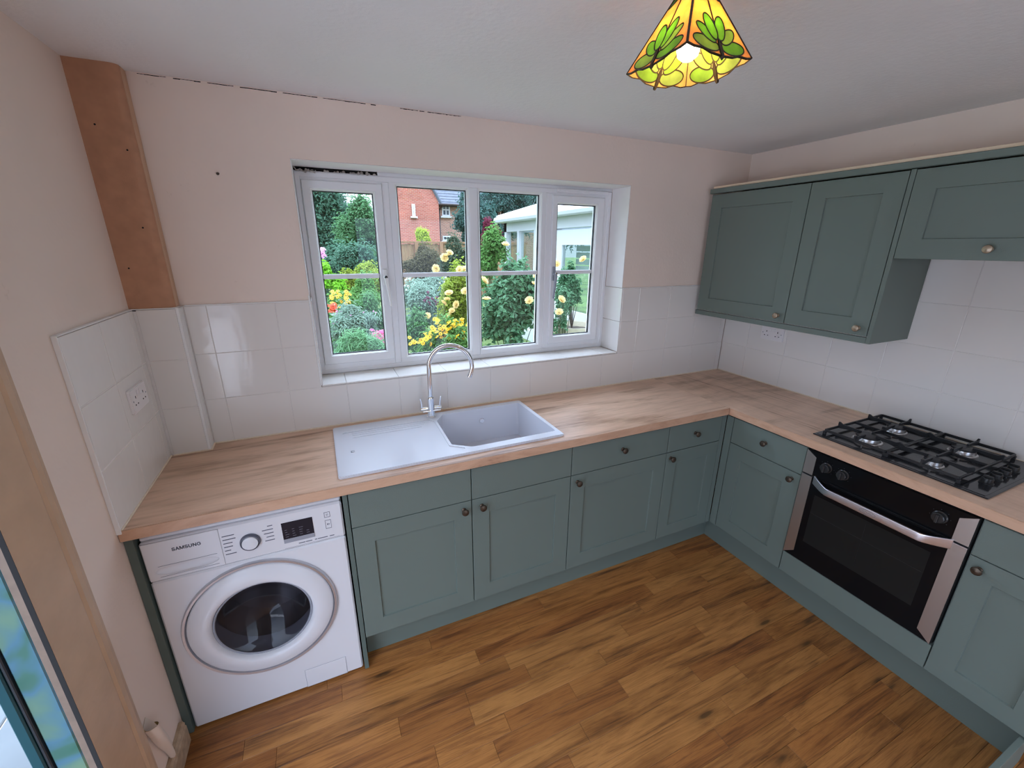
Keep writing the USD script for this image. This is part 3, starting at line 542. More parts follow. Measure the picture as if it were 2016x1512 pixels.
dd = part(wm, 'door', lathe([(0.2368, -0.008), (0.2368, 0.006), (0.232, 0.012), (0.215, 0.020), (0.195, 0.026), (0.178, 0.0265), (0.168, 0.022), (0.163, 0.012), (0.1605, 0.0), (0.1605, -0.01)], 72, (cx, YF, cz), (0, -1, 0)), M['appliance'], 50)
part(dd, 'glass_bowl', lathe([(0.1604, 0.002), (0.157, 0.006), (0.148, 0.004), (0.13, -0.012), (0.10, -0.036), (0.06, -0.055), (0.02, -0.062), (0, -0.062)], 64, (cx, YF, cz), (0, -1, 0)), M['door_glass'], 60, label='dark smoked glass porthole')
part(dd, 'bowl_rim', lathe([(0.1604, 0.0025), (0.1604, 0.0075), (0.156, 0.009), (0.1535, 0.006), (0.1535, 0.004)], 64, (cx, YF, cz), (0, -1, 0)), M['appliance_grey'], 50)
# drawer with its scooped grip
sph = trimesh.creation.icosphere(4, 1.0); scoop = man((np.array(sph.vertices) * (0.088, 0.013, 0.0205) + (0.130, YF - 0.0015, 0.7215), np.array(sph.faces))) - man(bx(0, 0.3, YF - 0.1, YF + 0.1, 0.60, 0.7035))
part(wm, 'drawer', man(dbox) - scoop, M['appliance'], 25)
part(wm, 'drawer_grip', cat(bx(0.052, 0.215, YF - 0.0024, YF - 0.0014, 0.7415, 0.7428), bx(0.052, 0.215, YF - 0.0024, YF - 0.0014, 0.7005, 0.7018)), M['appliance_grey'])
part(wm, 'brand_lettering', to_front(mp(lambda v: v * [1.0, 1, 1] + [0.098, 0.790, 0], meshkit.text_mesh('SAMSUNG', 0.0115, 0.0006, True)), YF - 0.0015), M['print_dark'])
DX, DZ = 0.3155, 0.757
dl = part(wm, 'dial', lathe([(0, 0.016), (0.020, 0.016), (0.0245, 0.014), (0.0265, 0.002), (0.0265, 0.0002)], 40, (DX, YF, DZ), (0, -1, 0)), M['appliance'], 40)
part(dl, 'dial_ring', lathe([(0.0268, 0.0002), (0.0268, 0.012), (0.0295, 0.011), (0.032, 0.0015), (0.032, 0.0002)], 40, (DX, YF, DZ), (0, -1, 0)), M['dial_grey'], 40)
tx_ = []
for i in range(6):
    z = DZ + 0.041 - i * 0.0145; d = abs(i - 2.5) * 0.001; w = (0.036, 0.038, 0.027, 0.026, 0.018, 0.032)[i]
    tx_.append(bx(DX - 0.078, DX - 0.078 + w, YF - 0.0006, YF - 0.0001, z, z + 0.0032))
for i in range(5):
    z = DZ + 0.044 - i * 0.0145; w = (0.016, 0.034, 0.03, 0.024, 0.03)[i]
    tx_.append(bx(DX + 0.074 - w, DX + 0.074, YF - 0.0006, YF - 0.0001, z, z + 0.0032))
part(wm, 'programme_list', cat(*tx_), M['print'], kind='stuff')
ds = part(wm, 'display', bx(0.416, 0.517, YF - 0.0016, YF - 0.0002, 0.716, 0.801, 0.0008), M['display'])
part(ds, 'display_strip', bx(0.4162, 0.5168, YF - 0.0021, YF - 0.0015, 0.7162, 0.733), M['appliance_grey'])
seg = []
for i in range(4):
    for j in range(4):
        if not (i == 3 and j > 1): seg.append(bx(0.424 + i * 0.023, 0.424 + i * 0.023 + rng.uniform(0.007, 0.014), YF - 0.0020, YF - 0.0015, 0.741 + j * 0.0095, 0.7428 + j * 0.0095))
part(ds, 'display_text', cat(*seg), M['print'], kind='stuff')
def outline(x0, x1, z0, z1, w=0.0012): return frame(x0, x1, z0, z1, [(0, YF), (0, YF - 0.0008), (w, YF - 0.0008), (w, YF)])
part(wm, 'button', cat(outline(0.557, 0.577, 0.785, 0.807), outline(0.564, 0.570, 0.793, 0.799, 0.0008)), M['print'])
part(wm, 'button', cat(outline(0.557, 0.577, 0.737, 0.773), bx(0.563, 0.567, YF - 0.0008, YF, 0.752, 0.758), bx(0.569, 0.571, YF - 0.0008, YF, 0.752, 0.758)), M['print'])
part(wm, 'badge_print', cat(*[bx(a, a + w, YF - 0.0006, YF, 0.7015, 0.7045) for a, w in ((0.461, 0.022), (0.485, 0.021), (0.515, 0.008), (0.525, 0.034), (0.566, 0.016))]), M['print'], kind='stuff')
part(wm, 'panel_line', bx(0.415, 0.60, YF - 0.0005, YF, 0.6935, 0.6945), M['appliance_grey'])
part(wm, 'filter_flap', bx(0.403, 0.556, YF - 0.0012, YF + 0.003, 0.014, 0.102, 0.0008), M['appliance'])
part(wm, 'filter_flap_gap', frame(0.4015, 0.5575, 0.0125, 0.1035, [(0, YF + 0.001), (0, YF - 0.0003), (0.0013, YF - 0.0003), (0.0013, YF + 0.001)]), M['appliance_grey'])
for x in (0.06, 0.575):
    for y in (-0.52, -0.1): part(wm, 'foot', lathe([(0.02, 0), (0.02, 0.006), (0.012, 0.012), (0, 0.012)], 12, (x, y, -0.0018)), M['black'])
part(wm, 'drum', lathe([(0.172, 0), (0.172, -0.15), (0, -0.15)], 40, (cx, YF + 0.09, cz), (0, -1, 0)), M['steel'], 40)
# ================================================================== OVEN AND HOB  (s runs towards the viewer along the side wall, e = 0 at the tiles)
ov = thing('oven', 'black glass built-in oven with steel side strips and a curved handle', 'oven', (XR - 0.3, -1.32, 0.29))
OS0, OS1, OZ0, OZ1, OE = 1.0255, 1.6115, 0.288, 0.860, RE - 0.004
P = lambda name, m, mt, sm=False, par=None, **k: part(par or ov, name, mp(RT, m), M[mt], sm, **k)
P('body', bx(OS0, OS1, RE + 0.004, -0.05, OZ0 + 0.002, OZ1), 'black')
P('control_panel', bx(OS0 + 0.001, OS1 - 0.001, OE, RE + 0.003, 0.741, OZ1, 0.0015), 'black_glass')
dr_ = P('door', bx(OS0 + 0.001, OS1 - 0.001, OE, RE + 0.003, OZ0 + 0.002, 0.734, 0.002), 'black_glass')
P('window', bx(OS0 + 0.075, OS1 - 0.085, OE - 0.0006, OE + 0.001, 0.40, 0.655), 'oven_window', par=dr_)
P('inner_shelf', cat(*[tube([(s, OE - 0.0009, 0.42 + (s - 1.1) * 0.0), (s, OE - 0.0009, 0.64)], 0.0004, 4) for s in (1.315,)], tube([(1.10, OE - 0.0009, 0.56), (1.52, OE - 0.0009, 0.56)], 0.0006, 4)), 'black_gloss', par=dr_)
def column(a, b, z0, z1, flip, nm, par):
    """steel strip with one corner cut off at a slant"""
    if nm == 'upper': pts = [(a, z0), (b, z0), (b, z1), (a, z1 - 0.026)] if flip else [(a, z0), (b, z0), (b, z1 - 0.026), (a, z1)]
    else: pts = [(a, z0 + 0.036), (b, z0), (b, z1), (a, z1)] if flip else [(a, z0), (b, z0 + 0.036), (b, z1), (a, z1)]
    v, f = extr(Polygon(pts), 0, 0.0022)
    P('side_strip', (np.stack([v[:, 0], OE - 0.0001 - v[:, 2], v[:, 1]], 1), f), 'steel', par=par)
column(OS0 + 0.001, OS0 + 0.045, 0.742, OZ1 - 0.001, False, 'upper', ov); column(OS1 - 0.047, OS1 - 0.001, 0.742, OZ1 - 0.001, True, 'upper', ov)
column(OS0 + 0.001, OS0 + 0.047, OZ0 + 0.002, 0.733, False, 'lower', dr_); column(OS1 - 0.047, OS1 - 0.001, OZ0 + 0.002, 0.733, True, 'lower', dr_)
P('strip_cap', cat(bx(OS0 + 0.001, OS0 + 0.047, OE - 0.0026, OE + 0.004, 0.7322, 0.7342), bx(OS1 - 0.047, OS1 - 0.001, OE - 0.0026, OE + 0.004, 0.7322, 0.7342)), 'handle_steel')
# handle: flat bar bowed outwards
hs = np.linspace(1.082, 1.572, 33); V, F = [], []
for i, s in enumerate(hs):
    q = abs((s - 1.327) / 0.245); e = OE - 0.044 + 0.040 * max(0, (q - 0.68) / 0.32) ** 1.3; zc = 0.714 + 0.012 * max(0, (q - 0.68) / 0.32) ** 1.2
    h = 0.0165 + 0.004 * max(0, (q - 0.7) / 0.3)
    for z_, e_ in ((-h, 0.006), (-h * 1.0, 0.0), (-h * 0.8, -0.003), (h * 0.8, -0.003), (h, 0.0), (h, 0.006)): V.append((s, e + e_, zc + z_))
for i in range(32):
    for j in range(6):
        a, b = i * 6 + j, i * 6 + (j + 1) % 6; F += [(a, b, b + 6), (a, b + 6, a + 6)]
F += [(0, j, j + 1) for j in range(1, 5)] + [(192, 192 + j + 1, 192 + j) for j in range(1, 5)]
hd = P('handle', (np.array(V), np.array(F)), 'handle_steel', 45, par=dr_, label='curved satin steel bar handle')
ang = np.linspace(0, 2 * np.pi, 41)
badge = [tube([(1.325 + 0.029 * math.cos(a), OE - 0.0473, 0.714 + 0.0095 * math.sin(a)) for a in ang], 0.0006, 5, False)]
badge += [tube([(1.305 + 0.04 * i / 12, OE - 0.0473, 0.714 + 0.0035 * math.sin(i * 1.7)) for i in range(13)], 0.0006, 5)]
P('badge', cat(*badge), 'print', par=dr_, label='small oval badge with a scripted mark')
for s in (1.120, 1.188, 1.516):
    k = P('knob', lathe([(0, 0.022), (0.017, 0.0215), (0.0195, 0.019), (0.020, 0.006), (0.0235, 0.003), (0.0235, 0)], 28, (s, OE - 0.0002, 0.806), (0, -1, 0)), 'black_gloss', 40)
    P('knob_ridge', bx(s - 0.0045, s + 0.0045, OE - 0.032, OE - 0.0222, 0.789, 0.823, 0.002), 'black_gloss', par=k)
    P('dial_marks', cat(*[bx(s + 0.03 * math.cos(a) - 0.001, s + 0.03 * math.cos(a) + 0.001, OE - 0.0006, OE, 0.806 + 0.03 * math.sin(a) - 0.001, 0.806 + 0.03 * math.sin(a) + 0.001) for a in np.radians(range(-40, 230, 45))]), 'print_dark', kind='stuff')
# hob
hb = thing('gas_hob', 'black four-burner gas hob with cast iron pan supports', 'hob', (2.94, -1.3, WT))
HX0, HX1, HY0, HY1 = 2.688, 3.203, -1.597, -0.998
part(hb, 'base_plate', cat(bx(HX0, HX1, HY0, HY1, WT + 0.0004, WT + 0.006, 0.003), bx(HX0 + 0.012, HX1 - 0.012, HY0 + 0.012, HY1 - 0.012, WT + 0.0055, WT + 0.0075, 0.0012)), M['enamel'])
HZ = WT + 0.0076
BU = [(2.828, -1.152, 0.046), (3.072, -1.145, 0.037), (2.818, -1.388, 0.030), (3.065, -1.388, 0.040)]
for x, y, r in BU:
    q = part(hb, 'burner', lathe([(r * 1.25, 0), (r * 1.2, 0.004), (r * 1.05, 0.006), (r, 0.014), (r * 0.96, 0.019), (0, 0.019)], 32, (x, y, HZ)), M['burner_alu'], 35)
    part(q, 'burner_cap', lathe([(r * 0.98, 0.0192), (r * 1.0, 0.022), (r * 0.95, 0.0265), (r * 0.7, 0.0285), (0, 0.0285)], 32, (x, y, HZ)), M['iron'], 40)
    part(q, 'igniter', lathe([(0.003, 0), (0.003, 0.016), (0.0015, 0.019), (0, 0.019)], 8, (x - r * 1.35, y - 0.012, HZ)), M['trim_white'])
GZ = WT + 0.040
def bar(p, q, w=0.007, h=0.012):
    p, q = np.array(p, float), np.array(q, float); d = q - p; ln = np.linalg.norm(d); d /= ln; sdir = np.array([-d[1], d[0], 0]); sdir /= np.linalg.norm(sdir); up = np.cross(d, sdir)
    v, f = bx(0, ln, -w / 2, w / 2, -h / 2, h / 2, 0.002); return v[:, :1] * d + v[:, 1:2] * sdir + v[:, 2:] * up + p, f
for (gy0, gy1), bs in (((-1.268, -1.030), BU[:2]), ((-1.502, -1.276), BU[2:])):
    gx0, gx1 = 2.722, 3.186
    sup = part(hb, 'pan_support', cat(bar((gx0, gy0, GZ - 0.012), (gx1, gy0, GZ - 0.012)), bar((gx0, gy1, GZ - 0.012), (gx1, gy1, GZ - 0.012)), bar((gx0, gy0, GZ - 0.012), (gx0, gy1, GZ - 0.012)), bar((gx1, gy0, GZ - 0.012), (gx1, gy1, GZ - 0.012)),
        bar(((gx0 + gx1) / 2, gy0, GZ - 0.012), ((gx0 + gx1) / 2, gy1, GZ - 0.012)), *[bx(a - 0.006, a + 0.006, b - 0.006, b + 0.006, HZ, GZ - 0.016, 0.002) for a in (gx0, gx1) for b in (gy0, gy1)]), M['iron'])
    for (x, y, r), xa, xb in zip(bs, (gx0, (gx0 + gx1) / 2), ((gx0 + gx1) / 2, gx1)):
        for px, py in ((xa, y), (xb, y), (x, gy0), (x, gy1)):
            d = np.array([x - px, y - py]); ln = np.linalg.norm(d); d /= ln; end = np.array([px, py]) + d * (ln - r * 0.55); up = np.array([px, py]) + d * 0.004
            back = np.array([px, py]) - d * 0.004
            prof_ = [(0, -0.018), (0.012, -0.018), (ln - r * 0.55, -0.003), (ln - r * 0.55, 0.004), (0.018, 0.004), (0.006, 0.011), (0, 0.011)]
            v, f = extr(Polygon(prof_), -0.0032, 0.0032); w = np.stack([back[0] + v[:, 0] * d[0] - v[:, 2] * d[1], back[1] + v[:, 0] * d[1] + v[:, 2] * d[0], GZ + v[:, 1]], 1)
            part(sup, 'finger', (w, f), M['iron'])
for x in (2.822, 2.895, 2.968, 3.041):
    k = part(hb, 'knob', lathe([(0.0205, 0), (0.0205, 0.004), (0.0175, 0.006), (0.0165, 0.020), (0.0145, 0.0225), (0, 0.0225)], 24, (x, -1.545, HZ)), M['black'], 35)
    part(k, 'knob_ridge', bx(x - 0.004, x + 0.004, -1.559, -1.531, HZ + 0.0226, HZ + 0.03, 0.0015), M['black'])
# ================================================================== WALL CABINETS
WE = -0.318
wc = thing('wall_cabinet', 'sage double-door wall cabinet beside the window', 'wall cabinet', (XR - 0.15, -0.52, 1.36))
part(wc, 'carcass', mp(RT, cat(bx(0.024, 1.008, WE + 0.021, -0.002, 1.362, 1.378), bx(0.024, 1.008, WE + 0.021, -0.002, 2.036, 2.052), bx(0.024, 0.040, WE + 0.021, -0.002, 1.378, 2.036), bx(0.992, 1.008, WE + 0.021, -0.002, 1.378, 2.036), bx(0.04, 0.992, -0.010, -0.002, 1.378, 2.036))), M['carcass'])
shaker(wc, RT, 0.026, 0.616 - g, 1.363, 2.051, WE, knobs=[(0.577, 1.399)], km='lit_bronze'); shaker(wc, RT, 0.616 + g, 1.009 - g, 1.363, 2.051, WE, knobs=[(0.968, 1.397)], km='lit_bronze')
single('end_panel', mp(RT, bx(1.0105, 1.0285, WE - 0.001, -0.001, 1.331, 2.054, 0.001)), M['sage'], 'tall sage side panel closing the double wall cabinet next to the hood', 'panel')
single('pelmet', mp(RT, bx(0.016, 1.010, WE - 0.001, WE + 0.018, 1.331, 1.3585, 0.0015)), M['sage'], 'sage pelmet strip along the foot of the double wall cabinet', 'pelmet')
wc = thing('wall_cabinet', 'sage bridging cabinet with a lift-up flap above the hob', 'wall cabinet', (XR - 0.15, -1.32, 1.7))
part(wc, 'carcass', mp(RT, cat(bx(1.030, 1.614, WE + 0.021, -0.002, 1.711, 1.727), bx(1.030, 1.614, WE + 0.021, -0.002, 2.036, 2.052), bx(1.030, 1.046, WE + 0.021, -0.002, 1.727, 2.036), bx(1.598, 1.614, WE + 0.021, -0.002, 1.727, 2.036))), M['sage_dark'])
shaker(wc, RT, 1.0285 + g, 1.616, 1.707, 2.051, WE, name='flap', knobs=[(1.3185, 1.747)], km='lit_bronze')
ex = thing('cooker_hood', 'dark built-in extractor under the bridging cabinet', 'cooker hood', (XR - 0.16, -1.32, 1.69))
part(ex, 'base', mp(RT, bx(1.05, 1.594, WE + 0.03, -0.012, 1.7080, 1.7108)), M['steel']); part(ex, 'filter', mp(RT, cat(*[bx(1.08 + i * 0.02, 1.09 + i * 0.02, WE + 0.05, -0.05, 1.7068, 1.7079) for i in range(24)])), M['appliance_grey'])
single('cornice', mp(RT, bx(0.018, 1.66, WE - 0.016, WE + 0.02, 2.0565, 2.083, 0.002)), M['sage'], 'sage cornice running along the top of the wall cabinets', 'cornice')
single('batten', mp(RT, bx(0.03, 1.66, WE - 0.004, -0.002, 2.0835, 2.0965, 0.001)), M['batten'], 'unpainted pale batten lying on top of the cornice', 'batten')
single('wall_cabinet', cat(mp(RT, bx(1.618, 1.94, WE, -0.002, 1.362, 2.052, 0.0015))), M['sage'], 'sage wall cabinet beyond the hood', 'wall cabinet')
# ================================================================== SOCKETS
def socket(fn, s, z, label):
    t = thing('wall_socket', label, 'socket', tuple(fn(np.array([[s, 0, z]]))[0]))
    q = lambda n, m, mt, sm=False: part(t, n, mp(fn, m), M[mt], sm)
    pl = sbox(s - 0.073, z - 0.043, s + 0.073, z + 0.043).buffer(-0.008).buffer(0.008)
    v, f = extr(pl, 0.0002, 0.008); v2, f2 = extr(pl.buffer(-0.003), 0.0078, 0.0098)
    q('face_plate', (np.stack([np.r_[v[:, 0], v2[:, 0]], -np.r_[v[:, 2], v2[:, 2]] - 0.0002, np.r_[v[:, 1], v2[:, 1]]], 1), np.vstack([f, f2 + len(v)])), 'socket')
    for c_ in (-0.036, 0.036):
        q('pin_hole', bx(s + c_ - 0.002, s + c_ + 0.002, -0.0104, -0.0095, z + 0.006, z + 0.0145), 'void')
        for d in (-0.011, 0.011): q('pin_hole', bx(s + c_ + d - 0.0032, s + c_ + d + 0.0032, -0.0104, -0.0095, z - 0.017, z - 0.0128), 'void')
    for c_ in (-0.013, 0.013): q('switch', bx(s + c_ - 0.0065, s + c_ + 0.0065, -0.0135, -0.0096, z + 0.010, z + 0.030, 0.0015), 'socket')
    for c_ in (-0.0604, 0.0604): q('screw', lathe([(0, 0.0012), (0.003, 0.001), (0.003, 0)], 10, (s + c_, -0.0099, z), (0, -1, 0)), 'appliance_grey')
LT = lambda v: np.stack([-np.asarray(v, float)[:, 1], np.asarray(v, float)[:, 0], np.asarray(v, float)[:, 2]], 1)   # on the door-side wall: s = y
socket(LT, -0.236, 1.224, 'white double socket on the tiled return above the washing machine')
socket(RT, 0.358, 1.236, 'white double socket on the tiles under the double wall cabinet')
# ================================================================== PENDANT LAMP
LXc, LYc, LZ, LS = 1.413, -1.2575, 2.112, 0.1748
lp = thing('pendant_lamp', 'leaded amber glass pendant lamp with green butterflies, lit', 'lamp', (LXc, LYc, HC))
def lampglass(name, c, k=0.55):
    return usdkit.material(stage, '/World/Looks/' + name, {'g': ('geometry', {}), 'n': ('noise_texture', {'scale': 38.0, 'detail': 3.0}), 'r': ('rgb_ramp', {'ramp': [(0.3, mul(c, 0.8)), (0.7, mul(c, 1.15))]}),
        't': ('translucent_bsdf', {}), 'p': ('principled_bsdf', {'roughness': 0.2}), 'mx': ('mix_closure', {'fac': k})},
        [('g.position', 'n.vector'), ('n.fac', 'r.fac'), ('r.color', 't.color'), ('r.color', 'p.base_color'), ('p.BSDF', 'mx.closure1'), ('t.BSDF', 'mx.closure2')], surface='mx.closure')
M['amber'] = lampglass('amber_glass', L(236, 188, 116)); M['lampgreen'] = lampglass('green_glass', L(128, 172, 66)); M['lampgreen2'] = lampglass('pale_green_glass', L(150, 176, 92)); M['lampdeep'] = lampglass('deep_green_glass', L(84, 120, 52))
M['lead'] = mat('lead_came', (0.05, 0.035, 0.02), 0.45, 0.6)
H_AP = LS * 1.0; SL = math.hypot(H_AP, LS / 2); FR = 0.17                 # apex height, slant length, top opening
VT = SL * (1 - FR)
def wing(cx_, cy_, a, b, rot): return affinity.translate(affinity.rotate(affinity.scale(Point(0, 0).buffer(1, 20), a, b), rot, origin=(0, 0)), cx_, cy_)
half = LS / 2
face = Polygon([(-half, 0), (-half * 0.82, -0.004), (-half * 0.55, -0.0035), (-0.03, -0.010), (-0.006, -0.012), (0.006, -0.012), (0.03, -0.010), (half * 0.55, -0.0035), (half * 0.82, -0.004), (half, 0), (half * FR, VT), (-half * FR, VT)])
wings = []
for sgn in (-1, 1):
    wings.append((wing(sgn * 0.0125, 0.050, 0.0135, 0.029, -sgn * 14), 'lampgreen'))
    wings.append((wing(sgn * 0.0285, 0.034, 0.0125, 0.027, -sgn * 48), 'lampgreen2' if sgn > 0 else 'lampgreen'))
    wings.append((wing(sgn * 0.036, 0.010, 0.0155, 0.033, -sgn * 80), 'lampgreen2' if sgn < 0 else 'lampgreen'))
bodyp = affinity.translate(affinity.scale(Point(0, 0).buffer(1, 12), 0.0042, 0.021), 0, 0.002)
capz = VT * 0.80
cap_poly = Polygon([(-0.08, VT + 0.01), (0.08, VT + 0.01), (0.08, capz - 0.02), (half * 0.33, capz - 0.012), (half * 0.18, capz - 0.004), (0, capz + 0.008), (-half * 0.18, capz - 0.004), (-half * 0.33, capz - 0.012), (-0.08, capz - 0.02)]).intersection(face)
taken = bodyp; pieces = []
for w_, m_ in wings:
    w2 = w_.intersection(face).difference(taken); taken = taken.union(w_); pieces.append(('wing', w2, m_))
rest = face.difference(taken).difference(cap_poly); seam = LineString([(0, 0.06), (0, VT)]).buffer(0.0005)
low = LineString([(-half, 0.0), (half, 0.0)])
for gq in getattr(rest.difference(seam), 'geoms', [rest.difference(seam)]):
    if gq.area > 4e-6: pieces.append(('amber_panel', gq, 'amber'))
pieces.append(('crown_panel', cap_poly, 'lampdeep'))
lead = unary_union([p_.boundary.buffer(0.0011) for _, p_, _ in pieces]).intersection(face.buffer(0.0012))
for q in range(4):
    ang_ = q * math.pi / 2; ca, sa = math.cos(ang_), math.sin(ang_)
    def place(v):
        """drawing (u along the foot, v up the slope, w outwards) -> world"""
        u, vv, w = v[:, 0], v[:, 1], v[:, 2]
        oy = -half + vv / SL * half; nz, ny = (half / SL), -(H_AP / SL)
        x, y, z = u, oy + w * ny, LZ + vv / SL * H_AP + w * nz
        return np.stack([LXc + x * ca - y * sa, LYc + x * sa + y * ca, z], 1)
    for nm, p_, m_ in pieces: part(lp, nm, mp(place, extr(p_.buffer(-0.0003), -0.001, 0.001)), M[m_])
    part(lp, 'leading', mp(place, extr(lead, -0.0017, 0.0017)), M['lead'])
    part(lp, 'butterfly_body', mp(place, extr(bodyp, -0.003, 0.003)), M['lead'])
for sx, sy in ((-1, -1), (1, -1), (1, 1), (-1, 1)):
    a = np.array([LXc + sx * half, LYc + sy * half, LZ]); b = np.array([LXc + sx * half * FR, LYc + sy * half * FR, LZ + H_AP * (1 - FR)])
    part(lp, 'corner_came', tube([a, b], 0.0024, 8), M['lead'], 40)
part(lp, 'crown_cap', lathe([(half * FR * 1.5, 0), (half * FR * 1.45, 0.006), (0.012, 0.012), (0, 0.012)], 20, (LXc, LYc, LZ + H_AP * (1 - FR) + 0.0005)), M['bronze'], 40)
part(lp, 'lampholder', lathe([(0, -0.062), (0.013, -0.062), (0.016, -0.03), (0.016, -0.0005), (0, -0.0005)], 20, (LXc, LYc, LZ + H_AP * (1 - FR))), M['trim_white'], 40)
part(lp, 'cord', tube([(LXc, LYc, LZ + H_AP * (1 - FR) + 0.012), (LXc, LYc, HC - 0.018)], 0.0035, 8), M['trim_white'])
part(lp, 'ceiling_rose', lathe([(0, -0.02), (0.02, -0.018), (0.042, -0.006), (0.045, -0.0005), (0, -0.0005)], 28, (LXc, LYc, HC)), M['trim_white'], 40)
M['bulb'] = usdkit.material(stage, '/World/Looks/lit_bulb', {'e': ('emission', {'color': (1.0, 0.66, 0.32), 'strength': BULB})}, [], surface='e.emission')
bz = LZ + 0.082
part(lp, 'bulb', lathe([(0.011, 0), (0.013, -0.012), (0.021, -0.03), (0.0245, -0.047), (0.021, -0.063), (0.011, -0.071), (0, -0.073)], 24, (LXc, LYc, bz)), M['bulb'], True)
# ================================================================== OUTDOORS
GZ0 = -0.12
M['ext_upvc'] = mat('outdoor_upvc', mul(L(238, 240, 242), 0.62), 0.35)
M['soil'] = usdkit.material(stage, '/World/Looks/garden_ground', {'g': ('geometry', {}), 'n': ('noise_texture', {'scale': 1.3, 'detail': 6.0}), 'r': ('rgb_ramp', {'ramp': [(0.3, LG(74, 84, 48)), (0.5, LG(112, 136, 70)), (0.7, LG(134, 158, 84))]}), 'p': ('principled_bsdf', {'roughness': 0.95})},
    [('g.position', 'n.vector'), ('n.fac', 'r.fac'), ('r.color', 'p.base_color')], surface='p.BSDF')
single('ground', bx(-40, 60, 0.31, 70, GZ0 - 0.3, GZ0), M['soil'], kind='structure')
pt = thing('patio', kind='structure')
M['slab'] = mat('pale_paving', LG(120, 128, 130), 0.85, vary=(3, 0.12))
part(pt, 'bed', bx(-14, -0.12, -12, 0.3, GZ0 - 0.3, GZ0 - 0.01), M['grout'])
for i in range(5):
    for j in range(7): part(pt, 'paving_slab', bx(-0.15 - 0.6 * (i + 1) + 0.004, -0.15 - 0.6 * i - 0.004, -4.2 + 0.6 * j + 0.004, -4.2 + 0.6 * (j + 1) - 0.004, GZ0 - 0.012, GZ0 + 0.0, 0.004), M['slab'])
G = {}
def lm(n, *cols, trans=0.35): G[n] = leafmat('leaf_' + n, [mul(L(*c_), 0.74) for c_ in cols], trans); return G[n]
lm('conifer', (96, 142, 92), (122, 172, 108), (146, 192, 120), (106, 152, 110)); lm('hedge', (84, 124, 98), (104, 146, 114), (132, 168, 126), (156, 186, 134)); lm('dark', (72, 106, 96), (92, 128, 114), (112, 146, 126), (132, 162, 142))
lm('fresh', (104, 152, 76), (140, 186, 88), (172, 208, 110), (118, 168, 92)); lm('lime', (126, 190, 44), (158, 214, 62), (184, 226, 88)); lm('gold', (150, 168, 60), (190, 196, 76), (214, 206, 96), (120, 150, 62))
lm('rose', (92, 136, 96), (116, 164, 106), (152, 192, 126), (206, 224, 178), (128, 174, 118)); lm('silver', (142, 168, 146), (176, 196, 176), (118, 150, 122), (200, 212, 196)); lm('russet', (98, 92, 62), (124, 108, 70), (86, 104, 66), (140, 122, 86), (104, 120, 78))
lm('olive', (78, 96, 72), (102, 118, 84), (90, 112, 92), (122, 134, 100)); lm('acer', (120, 40, 62), (150, 58, 84), (96, 44, 58), (170, 88, 110)); lm('grass', (124, 172, 122), (150, 194, 134), (166, 206, 152), (132, 182, 148)); lm('mid', (96, 140, 88), (122, 166, 102), (150, 188, 124), (104, 152, 106)); lm('yellowgreen', (176, 196, 60), (204, 214, 76), (150, 180, 60))
M['stem'] = mat('plant_stem', LG(84, 92, 56), 0.8); M['bark'] = mat('tree_bark', LG(92, 78, 64), 0.9, vary=(12, 0.2))
def petal_mat(n, *cols): return leafmat('petal_' + n, [mul(L(*c_), 0.72) for c_ in cols], 0.3, 0.6)
M['rose_pet'] = petal_mat('rose', (250, 222, 150), (252, 208, 140), (255, 232, 178), (248, 198, 138)); M['rud_pet'] = petal_mat('yellow', (255, 196, 20), (250, 180, 10), (255, 210, 50)); M['eye'] = mat('flower_eye', LG(70, 48, 30), 0.8)
M['phlox_pet'] = petal_mat('pink', (240, 170, 215), (232, 150, 200), (246, 196, 226)); M['hotpink_pet'] = petal_mat('hot_pink', (244, 120, 170), (250, 150, 190), (236, 100, 156)); M['red_pet'] = petal_mat('orange_red', (235, 84, 40), (246, 110, 40), (226, 66, 40)); M['amber_pet'] = petal_mat('amber', (252, 190, 60), (250, 170, 40), (246, 200, 90))
M['maroon_pet'] = petal_mat('maroon', (120, 60, 84), (150, 80, 104)); M['white_pet'] = petal_mat('white', (238, 240, 232), (226, 232, 226))
def leaves(c_, n_, ln, wd, r_):
    """folded leaves at points c_, facing along n_"""
    k = len(c_); n_ = n_ / np.linalg.norm(n_, axis=1)[:, None]
    a = np.cross(n_, r_.normal(size=(k, 3))); a /= np.linalg.norm(a, axis=1)[:, None]; b = np.cross(n_, a)
    l = ln * r_.uniform(0.6, 1.25, (k, 1)); w = wd * r_.uniform(0.7, 1.2, (k, 1)); fo = w * 0.3
    v = np.stack([c_ - a * l / 2, c_ + b * w / 2 + n_ * fo, c_ + a * l / 2 - n_ * fo * 0.6, c_ - b * w / 2 + n_ * fo], 1).reshape(-1, 3)
    i = np.arange(k)[:, None] * 4
    return v, np.vstack([i + [0, 1, 2], i + [0, 2, 3]])
def stems(base, tips, r): return cat(*[tube([base + (t - base) * s + np.array([0, 0, 0.06 * np.linalg.norm(t - base) * math.sin(math.pi * s)]) for s in (0, 0.4, 0.75, 1)], [r, r * 0.8, r * 0.5, r * 0.3], 5) for t in tips])
